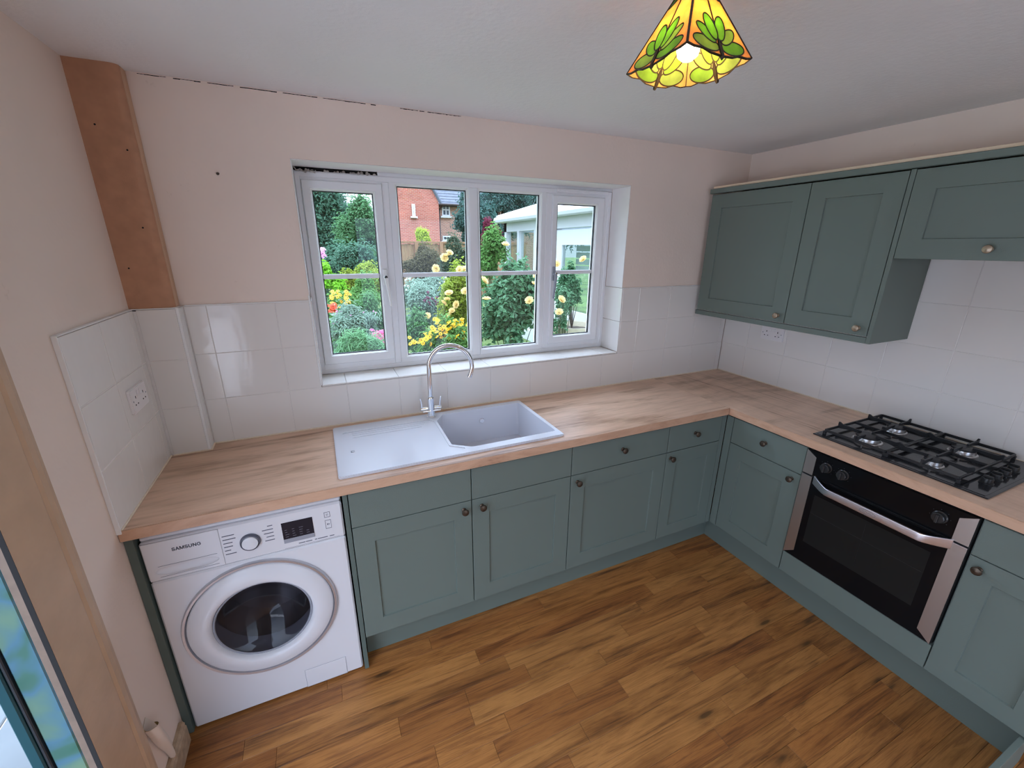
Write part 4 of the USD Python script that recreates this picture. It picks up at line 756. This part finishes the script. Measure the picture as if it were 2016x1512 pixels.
def crown(center, rad, n, lumps, r_, flat=0.55, lump=0.42):
    """points and normals in a lumpy ellipsoid"""
    rad = np.array(rad, float); d = r_.normal(size=(lumps, 3)); d /= np.linalg.norm(d, axis=1)[:, None]
    d[:, 2] = np.where(d[:, 2] < -0.8, -d[:, 2], d[:, 2]); lc_ = d * r_.uniform(0.25, 0.86, (lumps, 1)); lr = lump * r_.uniform(0.5, 1.15, lumps)
    which = r_.integers(0, lumps, n); q = r_.normal(size=(n, 3)); q /= np.linalg.norm(q, axis=1)[:, None]; q[:, 2] = np.where(q[:, 2] < -0.6, -q[:, 2], q[:, 2])
    p_ = lc_[which] + q * (lr[which] * r_.uniform(0.55, 1.0, n) ** 0.6)[:, None]
    wild = r_.random(n) < 0.2; p_[wild] *= r_.uniform(1.0, 1.3, (wild.sum(), 1))
    return center + p_ * rad, q + np.array([0, 0, flat]) + r_.normal(size=(n, 3)) * 0.55
def flower(kind, c_, n_, s, r_):
    """one bloom at c_ facing n_, of radius s"""
    n_ = np.array(n_, float); n_ /= np.linalg.norm(n_); a = np.cross(n_, [0.3, 0.2, 0.9]); a /= np.linalg.norm(a); b = np.cross(n_, a); V, F = [], []
    def petal(ang, r0, r1, w, lift0, lift1):
        u = math.cos(ang) * a + math.sin(ang) * b; t_ = -math.sin(ang) * a + math.cos(ang) * b; m = len(V)
        for (q, ww, li) in ((r0, w * 0.35, lift0), ((r0 + r1) / 2, w, (lift0 + lift1) * 0.42), (r1, w * 0.62, lift1)):
            V.append(c_ + (u * q - t_ * ww / 2 + n_ * li) * s); V.append(c_ + (u * q + t_ * ww / 2 + n_ * li) * s)
        F.extend([(m, m + 1, m + 3), (m, m + 3, m + 2), (m + 2, m + 3, m + 5), (m + 2, m + 5, m + 4)])
    if kind == 'rose':
        for ring, (k, r0, r1, w, l0, l1) in enumerate(((6, 0.15, 1.0, 0.95, 0.0, 0.28), (6, 0.12, 0.8, 0.8, 0.05, 0.5), (5, 0.08, 0.52, 0.6, 0.1, 0.62), (4, 0.03, 0.28, 0.4, 0.2, 0.62))):
            for i in range(k): petal(2 * math.pi * (i + 0.37 * ring) / k, r0, r1, w, l0, l1)
    elif kind == 'daisy':
        k = 9
        for i in range(k): petal(2 * math.pi * i / k + 0.2, 0.12, 1.0, 0.42, 0.04, -0.12)
    elif kind == 'head':
        for i in range(16):
            d = r_.normal(size=3); d /= np.linalg.norm(d)
            if d @ n_ < 0: d = -d
            c2 = c_ + d * s * 0.8; t1 = np.cross(d, r_.normal(size=3)); t1 /= np.linalg.norm(t1); t2 = np.cross(d, t1); m = len(V); w = s * 0.42
            V += [c2 - t1 * w, c2 - t2 * w + d * w * 0.2, c2 + t1 * w, c2 + t2 * w + d * w * 0.2]; F += [(m, m + 1, m + 2), (m, m + 2, m + 3)]
    return np.array(V), np.array(F)
plants = 0
LEAF = 0.8
def plant(name, label, ctg, x, y, z0, z1, rx, ry, leaf, n, ln, wd, lumps=12, seed=None, trunk=False, stem_n=6, group=None, blooms=(), bl=None, flat=0.55, lump=0.42, lowz=None):
    """crown between heights z0 and z1 on stems from the ground; blooms = list of (x, y, z)"""
    global plants; plants += 1; r_ = np.random.default_rng(100 + plants if seed is None else seed)
    t_ = thing(name, label, ctg, (x, y, GZ0), group=group); c_ = np.array([x, y, (z0 + z1) / 2])
    p_, n_ = crown(c_, (rx, ry, (z1 - z0) / 2), int(n * 1.55), lumps, r_, flat, lump)
    keep = (p_[:, 2] > GZ0 + 0.02) & (p_[:, 1] > 0.42); p_, n_ = p_[keep], n_[keep]
    part(t_, 'foliage', leaves(p_, n_, ln * LEAF, wd * LEAF, r_), G[leaf], kind='stuff')
    base = np.array([x, y, GZ0 - 0.01])
    if trunk: part(t_, 'trunk', tube([base, base + [0.05, 0, (z0 - GZ0) * 0.6 + 0.2], c_ + [0, 0, (z1 - z0) * 0.25]], [0.16 * min(1, rx), 0.12 * min(1, rx), 0.04], 8), M['bark'])
    tips = p_[r_.integers(0, len(p_), stem_n)]
    if stem_n: part(t_, 'stems' if not trunk else 'branches', stems(base + [0, 0, 0] if not trunk else c_ - [0, 0, (z1 - z0) * 0.2], tips, 0.008 if not trunk else 0.03), M['stem'] if not trunk else M['bark'])
    if bl:
        kind, mt, s, nm = bl
        for q in blooms:
            q = np.array(q, float); d = np.array(CAM) - q; d /= np.linalg.norm(d); nn = d * 0.55 + r_.normal(size=3) * 0.35 + [0, 0, 0.55]
            b_ = part(t_, nm, flower(kind, q, nn, s * r_.uniform(0.85, 1.15), r_), M[mt])
            if kind == 'daisy': part(b_, 'flower_eye', lathe([(s * 0.2, 0), (s * 0.18, s * 0.1), (0, s * 0.16)], 7, q + nn / np.linalg.norm(nn) * s * 0.03, nn), M['eye'])
    return t_
def ray(u, v, y):
    """the point at depth y that the photograph shows at (u, v): used to measure where the garden stands"""
    d = RIGHT * ((u - 1008) / 832.38) + DOWN * ((v - 756) / 832.38) + FWD; return np.array(CAM) + d * ((y - CAM[1]) / d[1])
def scatter(u0, u1, v0, v1, y0, y1, n, r_): return [ray(r_.uniform(u0, u1), r_.uniform(v0, v1), r_.uniform(y0, y1)) for _ in range(n)]
fr = np.random.default_rng(77)
def at(u0, u1, v0, v1, y):
    """measured in the photograph at depth y: centre x, y, lowest and highest point, half width"""
    a, b = ray(u0, v1, y), ray(u1, v0, y); return (a[0] + b[0]) / 2, y, max(a[2], GZ0 + 0.02), b[2], (b[0] - a[0]) / 2
def grow(name, label, ctg, box_, ry, leaf, n, ln, wd, lumps=12, drop=0.0, **k):
    x, y, z0, z1, rx = at(*box_); return plant(name, label, ctg, x, y, z0 - drop if z0 - drop > GZ0 else GZ0 + 0.02, z1, rx, ry, leaf, n, ln, wd, lumps, **k)
TR = 'trees at the end of the garden'; SH = 'shrubs in the garden border'
grow('tree', 'tall bushy dark green tree behind the pointed conifer at the garden end', 'tree', (590, 706, 368, 560, 14.6), 0.9, 'hedge', 19000, 0.17, 0.085, 60, trunk=True, group=TR, lump=0.33)
grow('conifer', 'pale green pointed conifer next to the brick house', 'tree', (676, 756, 374, 570, 11.2), 0.6, 'conifer', 17000, 0.13, 0.06, 40, trunk=True, group=TR, lump=0.33)
grow('tree', 'dusky green tree half hiding the slate-roofed wing of the house', 'tree', (900, 968, 366, 520, 14.0), 0.8, 'dark', 13000, 0.14, 0.07, 34, trunk=True, group=TR, lump=0.34)
grow('tree', 'dark blue-green tree rising above the conservatory roof', 'tree', (938, 1040, 335, 500, 17.5), 1.4, 'dark', 17000, 0.19, 0.09, 40, trunk=True, group=TR, lump=0.34)
grow('tree', 'distant dark tree behind the conservatory ridge', 'tree', (1030, 1160, 330, 500, 21), 1.8, 'dark', 12000, 0.26, 0.12, 40, trunk=True, group=TR, lump=0.34)
grow('acer', 'crimson leaved acer in front of the dark tree', 'shrub', (943, 984, 438, 486, 11.0), 0.4, 'acer', 4500, 0.09, 0.045, 14, lump=0.36)
grow('shrub', 'golden green rounded shrub peeping over the fence', 'shrub', (813, 848, 449, 500, 13.4), 0.35, 'yellowgreen', 4200, 0.10, 0.05, 12)
grow('shrub', 'deep green laurel below the conifer', 'shrub', (612, 760, 486, 570, 8.8), 0.5, 'hedge', 9500, 0.10, 0.05, 22, group=SH, drop=0.5)
grow('shrub', 'bright green leafy shrub beside the conservatory corner', 'shrub', (940, 992, 460, 545, 6.4), 0.45, 'fresh', 5600, 0.09, 0.055, 14, group=SH, drop=0.4)
grow('shrub', 'straggly russet green shrub in front of the wooden fence', 'shrub', (782, 872, 486, 550, 10.3), 0.5, 'russet', 7000, 0.085, 0.04, 20, group=SH, drop=0.3)
grow('shrub', 'olive shrub under the last fence post', 'shrub', (868, 935, 474, 545, 8.3), 0.45, 'olive', 5600, 0.09, 0.045, 14, group=SH, drop=0.3)
grow('shrub', 'gold-variegated shrub at the foot of the laurel', 'shrub', (674, 756, 508, 565, 7.0), 0.4, 'gold', 6000, 0.075, 0.038, 16, group=SH, drop=0.3)
grow('shrub', 'vivid lime green shrub at the edge of the window view', 'shrub', (630, 670, 513, 560, 6.0), 0.35, 'lime', 2800, 0.095, 0.045, 9, group=SH, drop=0.4)
grow('shrub', 'mid green shrub behind the orange-red flowers', 'shrub', (655, 758, 546, 612, 5.3), 0.35, 'fresh', 6000, 0.07, 0.034, 16, group=SH, drop=0.3)
grow('shrub', 'deep green shrub low between the amber flowers and the silver plant', 'shrub', (690, 762, 582, 650, 4.2), 0.28, 'mid', 5200, 0.06, 0.028, 14, group=SH, drop=0.2)
plant('phlox', 'tall phlox with pale pink heads at the edge of the window view', 'flowering plant', 0.71, 4.3, 0.2, 1.42, 0.14, 0.12, 'mid', 900, 0.07, 0.02, 6, blooms=[ray(635, 494, 4.2), ray(637, 506, 4.25), ray(633, 500, 4.3)], bl=('head', 'phlox_pet', 0.05, 'flower_head'))
plant('crocosmia', 'clump of amber yellow flowers above orange-red ones', 'flowering plant', 0.92, 3.75, 0.0, 1.06, 0.2, 0.16, 'fresh', 2400, 0.13, 0.02, 9, blooms=scatter(650, 690, 572, 604, 3.6, 3.8, 44, fr), bl=('daisy', 'amber_pet', 0.026, 'flower'))
plant('crocosmia', 'small clump of fiery orange-red flowers', 'flowering plant', 0.76, 3.3, 0.0, 0.94, 0.13, 0.16, 'fresh', 1200, 0.12, 0.02, 7, blooms=scatter(644, 662, 597, 614, 3.2, 3.35, 26, fr), bl=('daisy', 'red_pet', 0.024, 'flower'))
grow('lavender', 'silvery grey lavender low beside the window', 'shrub', (646, 752, 606, 668, 2.75), 0.22, 'silver', 7000, 0.07, 0.013, 18, blooms=scatter(655, 740, 612, 640, 2.65, 2.85, 34, fr), bl=('head', 'phlox_pet', 0.011, 'flower'), drop=0.2)
grow('ornamental_grass', 'soft blue-green clump right under the casement with the white handle', 'grass', (645, 775, 644, 724, 1.75), 0.24, 'grass', 12000, 0.11, 0.009, 20, drop=0.3)
plant('phlox', 'low phlox with bright pink heads', 'flowering plant', 1.15, 2.2, 0.1, 0.86, 0.16, 0.12, 'mid', 1800, 0.06, 0.02, 8, blooms=scatter(732, 760, 652, 676, 2.1, 2.25, 22, fr), bl=('head', 'hotpink_pet', 0.028, 'flower_head'))
grow('shrub', 'pale mixed shrub with tiny white flowers behind the roses', 'shrub', (788, 925, 543, 605, 6.2), 0.4, 'silver', 7000, 0.08, 0.034, 20, group=SH, blooms=scatter(795, 905, 546, 575, 5.9, 6.1, 30, fr), bl=('head', 'white_pet', 0.026, 'flower'), drop=0.3)
grow('shrub', 'silver green shrub in the middle of the border', 'shrub', (792, 876, 560, 650, 4.3), 0.32, 'silver', 8000, 0.06, 0.028, 18, group=SH, blooms=scatter(835, 868, 572, 600, 4.0, 4.1, 14, fr), bl=('head', 'maroon_pet', 0.024, 'flower'), drop=0.2)
grow('shrub', 'sage green mound at the front of the border', 'shrub', (796, 850, 612, 695, 2.75), 0.24, 'mid', 5600, 0.05, 0.024, 12, group=SH, drop=0.2)
grow('rudbeckia', 'sprawling clump of golden daisy flowers below the roses', 'flowering plant', (828, 936, 632, 705, 2.3), 0.2, 'fresh', 5200, 0.07, 0.022, 14, blooms=scatter(846, 924, 624, 668, 2.1, 2.3, 62, fr) + scatter(806, 850, 654, 678, 2.1, 2.3, 16, fr), bl=('daisy', 'rud_pet', 0.026, 'daisy'), drop=0.2)
grow('rose_bush', 'loose rose bush with cream yellow roses in front of the fence view', 'rose bush', (862, 934, 506, 640, 3.4), 0.24, 'gold', 3600, 0.065, 0.036, 14, blooms=[ray(u, v, 3.1) for u, v in ((880, 504), (874, 508), (885, 498), (859, 529), (905, 531), (916, 530), (884, 578), (873, 597), (880, 590), (842, 622), (916, 574), (899, 600), (890, 612), (886, 620))], bl=('rose', 'rose_pet', 0.05, 'rose'), stem_n=16, drop=0.4)
grow('rose_bush', 'large dense rose bush with apricot roses before the conservatory', 'rose bush', (944, 1072, 506, 690, 2.75), 0.36, 'rose', 7000, 0.10, 0.062, 44, lump=0.3, blooms=[ray(u, v, 2.35) for u, v in ((953, 553), (995, 482), (1042, 592), (1052, 560), (958, 590), (1056, 542))], bl=('rose', 'rose_pet', 0.05, 'rose'), stem_n=12, drop=0.2)
grow('rose_bush', 'slender rose branch with apricot roses in front of the conservatory door', 'rose bush', (1082, 1128, 540, 662, 1.9), 0.14, 'rose', 420, 0.06, 0.034, 8, blooms=[ray(u, v, 1.8) for u, v in ((1148, 511), (1101, 615), (1105, 590), (1097, 520))], bl=('rose', 'rose_pet', 0.042, 'rose'), stem_n=12, drop=0.2)
grow('shrub', 'leafy green shrub between the rose bush and the conservatory door', 'shrub', (1088, 1140, 520, 625, 3.0), 0.16, 'rose', 3200, 0.075, 0.045, 16, group=SH, drop=0.1)
plant('hedge', 'dark hedge closing the garden behind the bushy tree', 'hedge', -3.0, 16.6, -0.1, 3.0, 3.6, 0.9, 'hedge', 9000, 0.16, 0.07, 30)
# ---- fence
fc = thing('fence', 'weathered wooden fence with square posts at the end of the garden', 'fence', (4.0, 12, GZ0))
M['fence'] = mat('fence_wood', LG(176, 140, 104), 0.9, vary=((40, 40, 3), 0.2)); M['fence_post'] = mat('fence_post', LG(166, 124, 88), 0.9, vary=((30, 30, 2), 0.15))
fx = lambda s: (2.0 + s, 12.2 + s * 0.16)
def fbox(s0, s1, d0, d1, z0, z1, b=0.0):
    v, f = bx(s0, s1, d0, d1, z0, z1, b); return np.stack([2.0 + v[:, 0], 12.2 + v[:, 0] * 0.16 + v[:, 1], v[:, 2]], 1), f
for i in range(8, 58): part(fc, 'fence_board', fbox(i * 0.105 + 0.003, i * 0.105 + 0.102, 0.02 + 0.008 * (i % 2), 0.038 + 0.008 * (i % 2), GZ0 + 0.05, 1.80 + 0.01 * (i % 3)), M['fence'])
for s in (1.0, 1.75, 2.62, 4.4, 6.0): part(fc, 'fence_post', fbox(s - 0.06, s + 0.06, -0.08, 0.018, GZ0 - 0.02, 1.90, 0.008), M['fence_post'])
part(fc, 'top_rail', fbox(0.84, 6.15, -0.03, 0.06, 1.83, 1.90, 0.006), M['fence_post'])
part(fc, 'mid_rail', fbox(0.84, 6.1, -0.03, 0.0195, 0.9, 0.98), M['fence_post'])
# ---- brick house
hs_ = thing('brick_house', 'red brick house with a slate-roofed wing beyond the fence', 'house', (8, 26, GZ0))
M['brick'] = usdkit.material(stage, '/World/Looks/red_brick', {'g': ('geometry', {}), 'sx': ('separate_xyz', {}), 'cx': ('combine_xyz', {}), 'b': ('brick_texture', {'scale': 1.0, 'brick_width': 0.225, 'row_height': 0.075, 'mortar_size': 0.008, 'color1': LG(214, 118, 98), 'color2': LG(190, 98, 82), 'mortar': LG(206, 178, 160)}),
    'n': ('noise_texture', {'scale': 0.8, 'detail': 4.0}), 'r': ('rgb_ramp', {'ramp': [(0.3, (0.86, 0.84, 0.84)), (0.7, (1.1, 1.06, 1.04))]}), 'mx': ('mix', {'mix_type': 'multiply', 'fac': 1.0}), 'p': ('principled_bsdf', {'roughness': 0.9})},
    [('g.position', 'sx.vector'), ('sx.x', 'cx.x'), ('sx.z', 'cx.y'), ('cx.vector', 'b.vector'), ('g.position', 'n.vector'), ('n.fac', 'r.fac'), ('b.color', 'mx.color1'), ('r.color', 'mx.color2'), ('mx.color', 'p.base_color')], surface='p.BSDF')
M['brick2'] = usdkit.material(stage, '/World/Looks/buff_brick', {'g': ('geometry', {}), 'sx': ('separate_xyz', {}), 'cx': ('combine_xyz', {}), 'b': ('brick_texture', {'scale': 1.0, 'brick_width': 0.225, 'row_height': 0.075, 'mortar_size': 0.01, 'color1': LG(206, 148, 126), 'color2': LG(172, 118, 104), 'mortar': LG(214, 194, 176)}), 'p': ('principled_bsdf', {'roughness': 0.9})},
    [('g.position', 'sx.vector'), ('sx.x', 'cx.x'), ('sx.z', 'cx.y'), ('cx.vector', 'b.vector'), ('b.color', 'p.base_color')], surface='p.BSDF')
M['slate'] = mat('roof_slate', LG(104, 110, 122), 0.7, vary=((3, 3, 3), 0.25)); M['dark_pane'] = mat('dark_pane', LG(70, 84, 96), 0.1); M['pipe'] = mat('dark_gutter', LG(70, 54, 54), 0.5)
YA, YW = 25.0, 27.0
a0, a1 = ray(782, 400, YA), ray(857, 395, YA); wA0, wA1 = ray(766, 400, YA)[0] + 1.5, ray(866, 460, YA)[0]
peak = (wA0 - 1.5 + wA1) / 2; ze = ray(857, 397, YA)[2]
gab = Polygon([(wA0 - 1.5, GZ0), (wA1, GZ0), (wA1, ze), (peak, ze + 2.6), (wA0 - 1.5, ze)])
v, f = extr(gab, 0, 3.2); part(hs_, 'gable_wall', (np.stack([v[:, 0], YA + v[:, 2], v[:, 1]], 1), f[:, ::-1]), M['brick'])
part(hs_, 'verge', cat(tube([(peak, YA - 0.05, ze + 2.68), (wA1 + 0.15, YA - 0.05, ze - 0.08)], 0.09, 6), tube([(peak, YA - 0.05, ze + 2.68), (wA0 - 1.65, YA - 0.05, ze - 0.08)], 0.09, 6)), M['slate'])
wz = ray(870, 400, YW)[2]; wx1 = wA1 + 9
part(hs_, 'wing_wall', bx(wA1 - 0.5, wx1, YW, YW + 4, GZ0, wz), M['brick2'])
rows_ = []
for i in range(16):
    y0_, z0_ = YW - 0.35 + i * 0.24, wz - 0.12 + i * 0.19
    q = np.array([(wA1 - 0.55, y0_, z0_ + 0.03), (wx1, y0_, z0_ + 0.03), (wx1, y0_ + 0.26, z0_ + 0.2), (wA1 - 0.55, y0_ + 0.26, z0_ + 0.2)]); qq = np.vstack([q, q - [0, 0, 0.04]])
    rows_.append((qq, np.array([(0, 1, 2), (0, 2, 3), (4, 6, 5), (4, 7, 6), (0, 4, 5), (0, 5, 1), (2, 6, 7), (2, 7, 3), (0, 3, 7), (0, 7, 4), (1, 5, 6), (1, 6, 2)])))
part(hs_, 'slate_roof', cat(*rows_), M['slate'])
part(hs_, 'gutter', tube([(wA1 - 0.2, YW - 0.4, wz - 0.1), (wx1, YW - 0.4, wz - 0.1)], 0.07, 6), M['pipe'])
d0, d1_ = ray(864, 405, YW - 0.06), ray(867, 470, YW - 0.06)
part(hs_, 'downpipe', tube([(d0[0] + 0.25, YW - 0.3, wz - 0.12), (d0[0], YW - 0.08, wz - 0.45), (d0[0], YW - 0.08, GZ0)], 0.055, 6), M['pipe'])
part(hs_, 'eave_shadow_board', bx(wA1 - 0.3, wx1, YW - 0.3, YW - 0.02, wz - 0.2, wz - 0.14), M['pipe'])
def hwin(u0, v0, u1, v1, y, nx, nz):
    p0, p1 = ray(u0, v0, y), ray(u1, v1, y); x0, x1, z0, z1 = p0[0], p1[0], p1[2], p0[2]
    w_ = part(hs_, 'window', frame(x0, x1, z0, z1, [(0, y), (0, y - 0.06), (0.09, y - 0.06), (0.09, y)]), M['ext_upvc'])
    for i in range(1, nx): part(w_, 'bar', bx(x0 + (x1 - x0) * i / nx - 0.035, x0 + (x1 - x0) * i / nx + 0.035, y - 0.055, y - 0.005, z0 + 0.08, z1 - 0.08), M['ext_upvc'])
    for i in range(1, nz): part(w_, 'bar', bx(x0 + 0.08, x1 - 0.08, y - 0.054, y - 0.004, z0 + (z1 - z0) * i / nz - 0.04, z0 + (z1 - z0) * i / nz + 0.04), M['ext_upvc'])
    part(w_, 'pane', bx(x0 + 0.08, x1 - 0.08, y - 0.02, y - 0.001, z0 + 0.08, z1 - 0.08), M['dark_pane'])
    part(w_, 'sill', bx(x0 - 0.1, x1 + 0.1, y - 0.14, y - 0.001, z0 - 0.1, z0 - 0.001), M['ext_upvc'])
hwin(810, 401, 818, 426, YA, 1, 2); hwin(869, 400, 886, 426, YW, 2, 2); hwin(871, 464, 887, 474, YW, 2, 1); hwin(905, 415, 912, 430, YW, 1, 2)
# ---- conservatory along the side of the garden
cv = thing('conservatory', 'white framed conservatory with a lean-to roof and a glazed door', 'conservatory', (6, 4, GZ0))
CX, CY0, CY1, CZ = 4.53, 0.9, 7.0, 2.32
q = lambda n, m, mt='ext_upvc', par=None, **k: part(par or cv, n, m, M[mt], **k)
M['clear'] = glassmat('conservatory_glass', (0.88, 0.92, 0.9)); M['poly'] = usdkit.material(stage, '/World/Looks/roof_sheet', {'d': ('principled_bsdf', {'base_color': LG(236, 240, 242), 'roughness': 0.3}), 't': ('translucent_bsdf', {'color': (0.8, 0.84, 0.86)}), 'mx': ('mix_closure', {'fac': 0.6})}, [('d.BSDF', 'mx.closure1'), ('t.BSDF', 'mx.closure2')], surface='mx.closure')
M['greywall'] = mat('conservatory_inside', L(190, 200, 192), 0.8)
q('base_wall', bx(CX + 0.01, CX + 0.14, 4.72, CY1, GZ0, 0.10)); q('base_wall', bx(CX + 0.01, 9.0, CY1 - 0.13, CY1, GZ0, 0.10)); q('base_wall', bx(CX + 0.01, CX + 0.14, CY0, 3.2, GZ0, 0.10))
q('eave_beam', bx(CX, CX + 0.13, CY0, CY1, 2.05, 2.24)); q('eave_beam', bx(CX, 9.0, CY1 - 0.13, CY1, 2.05, 2.24)); q('sill_rail', bx(CX - 0.03, CX + 0.13, 4.75, CY1 + 0.02, 0.98, 1.06))
for y in (CY1 - 0.065, 6.28, 5.52, 4.76, 3.22, 2.2, 1.2): q('post', bx(CX + 0.002, CX + 0.12, y - 0.05, y + 0.05, GZ0, 2.06, 0.006))
for x in (6.0, 7.5, 8.9): q('post', bx(x - 0.05, x + 0.05, CY1 - 0.12, CY1 - 0.005, GZ0, 2.06, 0.006))
for y0_, y1_ in ((4.82, 5.46), (5.58, 6.22), (6.34, 6.86)):
    q('lower_panel', bx(CX + 0.03, CX + 0.07, y0_, y1_, 0.1, 0.98)); q('pane', bx(CX + 0.05, CX + 0.056, y0_, y1_, 1.06, 2.05), 'clear')
q('pane', bx(CX + 0.2, 8.9, CY1 - 0.07, CY1 - 0.064, 0.1, 2.05), 'clear')
q('pane', bx(CX + 0.05, CX + 0.056, 1.28, 2.12, 0.1, 2.05), 'clear'); q('pane', bx(CX + 0.05, CX + 0.056, 2.28, 3.14, 0.1, 2.05), 'clear')
dr2 = q('door', mp(lambda v: np.stack([CX - 0.02 + (v[:, 1]), v[:, 0], v[:, 2]], 1), frame(3.29, 4.70, GZ0 + 0.05, 2.02, [(0, 0.06), (0, 0), (0.24, 0), (0.24, 0.06)])))
q('door_pane', bx(CX + 0.0, CX + 0.006, 3.53, 4.46, 0.2, 1.78), 'clear', par=dr2); q('door_rail', bx(CX - 0.018, CX + 0.03, 3.5, 4.5, 0.55, 0.72), par=dr2); q('door_handle', tube([(CX - 0.05, 3.42, 0.9), (CX - 0.05, 3.42, 1.05)], 0.012, 6), 'chrome', par=dr2)
ap_ = 3.25; rx_ = 7.6
for y0_, y1_ in [(CY0 + i * 0.77, CY0 + (i + 1) * 0.77 - 0.06) for i in range(8)]:
    v = np.array([(CX - 0.1, y0_, CZ), (CX - 0.1, y1_, CZ), (rx_, y1_, ap_), (rx_, y0_, ap_)]); v = np.vstack([v, v + [0, 0, 0.025]])
    q('roof_sheet', (v, np.array([(0, 1, 2), (0, 2, 3), (4, 6, 5), (4, 7, 6), (0, 4, 5), (0, 5, 1), (1, 5, 6), (1, 6, 2), (2, 6, 7), (2, 7, 3), (3, 7, 4), (3, 4, 0)])), 'poly')
for i in range(9): q('roof_bar', tube([(CX - 0.1, CY0 + i * 0.77 - 0.03, CZ + 0.02), (rx_, CY0 + i * 0.77 - 0.03, ap_ + 0.02)], 0.04, 6))
q('gutter', tube([(CX - 0.14, CY0, CZ - 0.03), (CX - 0.14, CY1 + 0.12, CZ - 0.03)], 0.065, 8)); q('fascia', bx(CX - 0.10, CX + 0.02, CY0, CY1 + 0.06, CZ - 0.09, CZ - 0.005))
q('gable_board', tube([(CX - 0.12, CY1 + 0.08, CZ + 0.0), (rx_, CY1 + 0.08, ap_ + 0.0)], 0.08, 6)); q('gable_panel', (np.array([(CX, CY1 + 0.03, 2.24), (rx_, CY1 + 0.03, 2.24), (rx_, CY1 + 0.03, ap_), (CX, CY1 + 0.03, CZ)]), np.array([(0, 1, 2), (0, 2, 3)])), 'poly')
for i in range(4): q('blind_slat', bx(CX + 0.30, CX + 0.305, 3.5, 4.5, 1.35 + i * 0.11, 1.44 + i * 0.11), 'greywall')
q('inner_wall', bx(rx_ + 0.1, rx_ + 0.2, CY0, CY1, GZ0, 3.3), 'greywall'); q('floor_slab', bx(CX + 0.15, rx_, CY0, CY1 - 0.15, GZ0, GZ0 + 0.06), 'slab')
# ---- planter by the conservatory door
pl_ = thing('planter', 'round pale stone planter with bare stems by the conservatory door', 'planter', (4.05, 3.3, GZ0))
M['stone'] = mat('pale_stone', LG(212, 200, 170), 0.9, vary=(9, 0.12))
part(pl_, 'pot', lathe([(0, 0), (0.24, 0), (0.30, 0.35), (0.33, 0.66), (0.36, 0.68), (0.36, 0.76), (0.32, 0.76), (0.30, 0.68), (0, 0.68)], 28, (4.05, 3.3, GZ0)), M['stone'], 40)
part(pl_, 'soil', lathe([(0.3, 0.69), (0, 0.72)], 20, (4.05, 3.3, GZ0)), M['bark'])
part(pl_, 'stems', stems(np.array([4.05, 3.3, GZ0 + 0.7]), [np.array([4.05 + fr.uniform(-.2, .2), 3.3 + fr.uniform(-.2, .2), GZ0 + fr.uniform(1.0, 1.25)]) for _ in range(9)], 0.008), M['bark'])
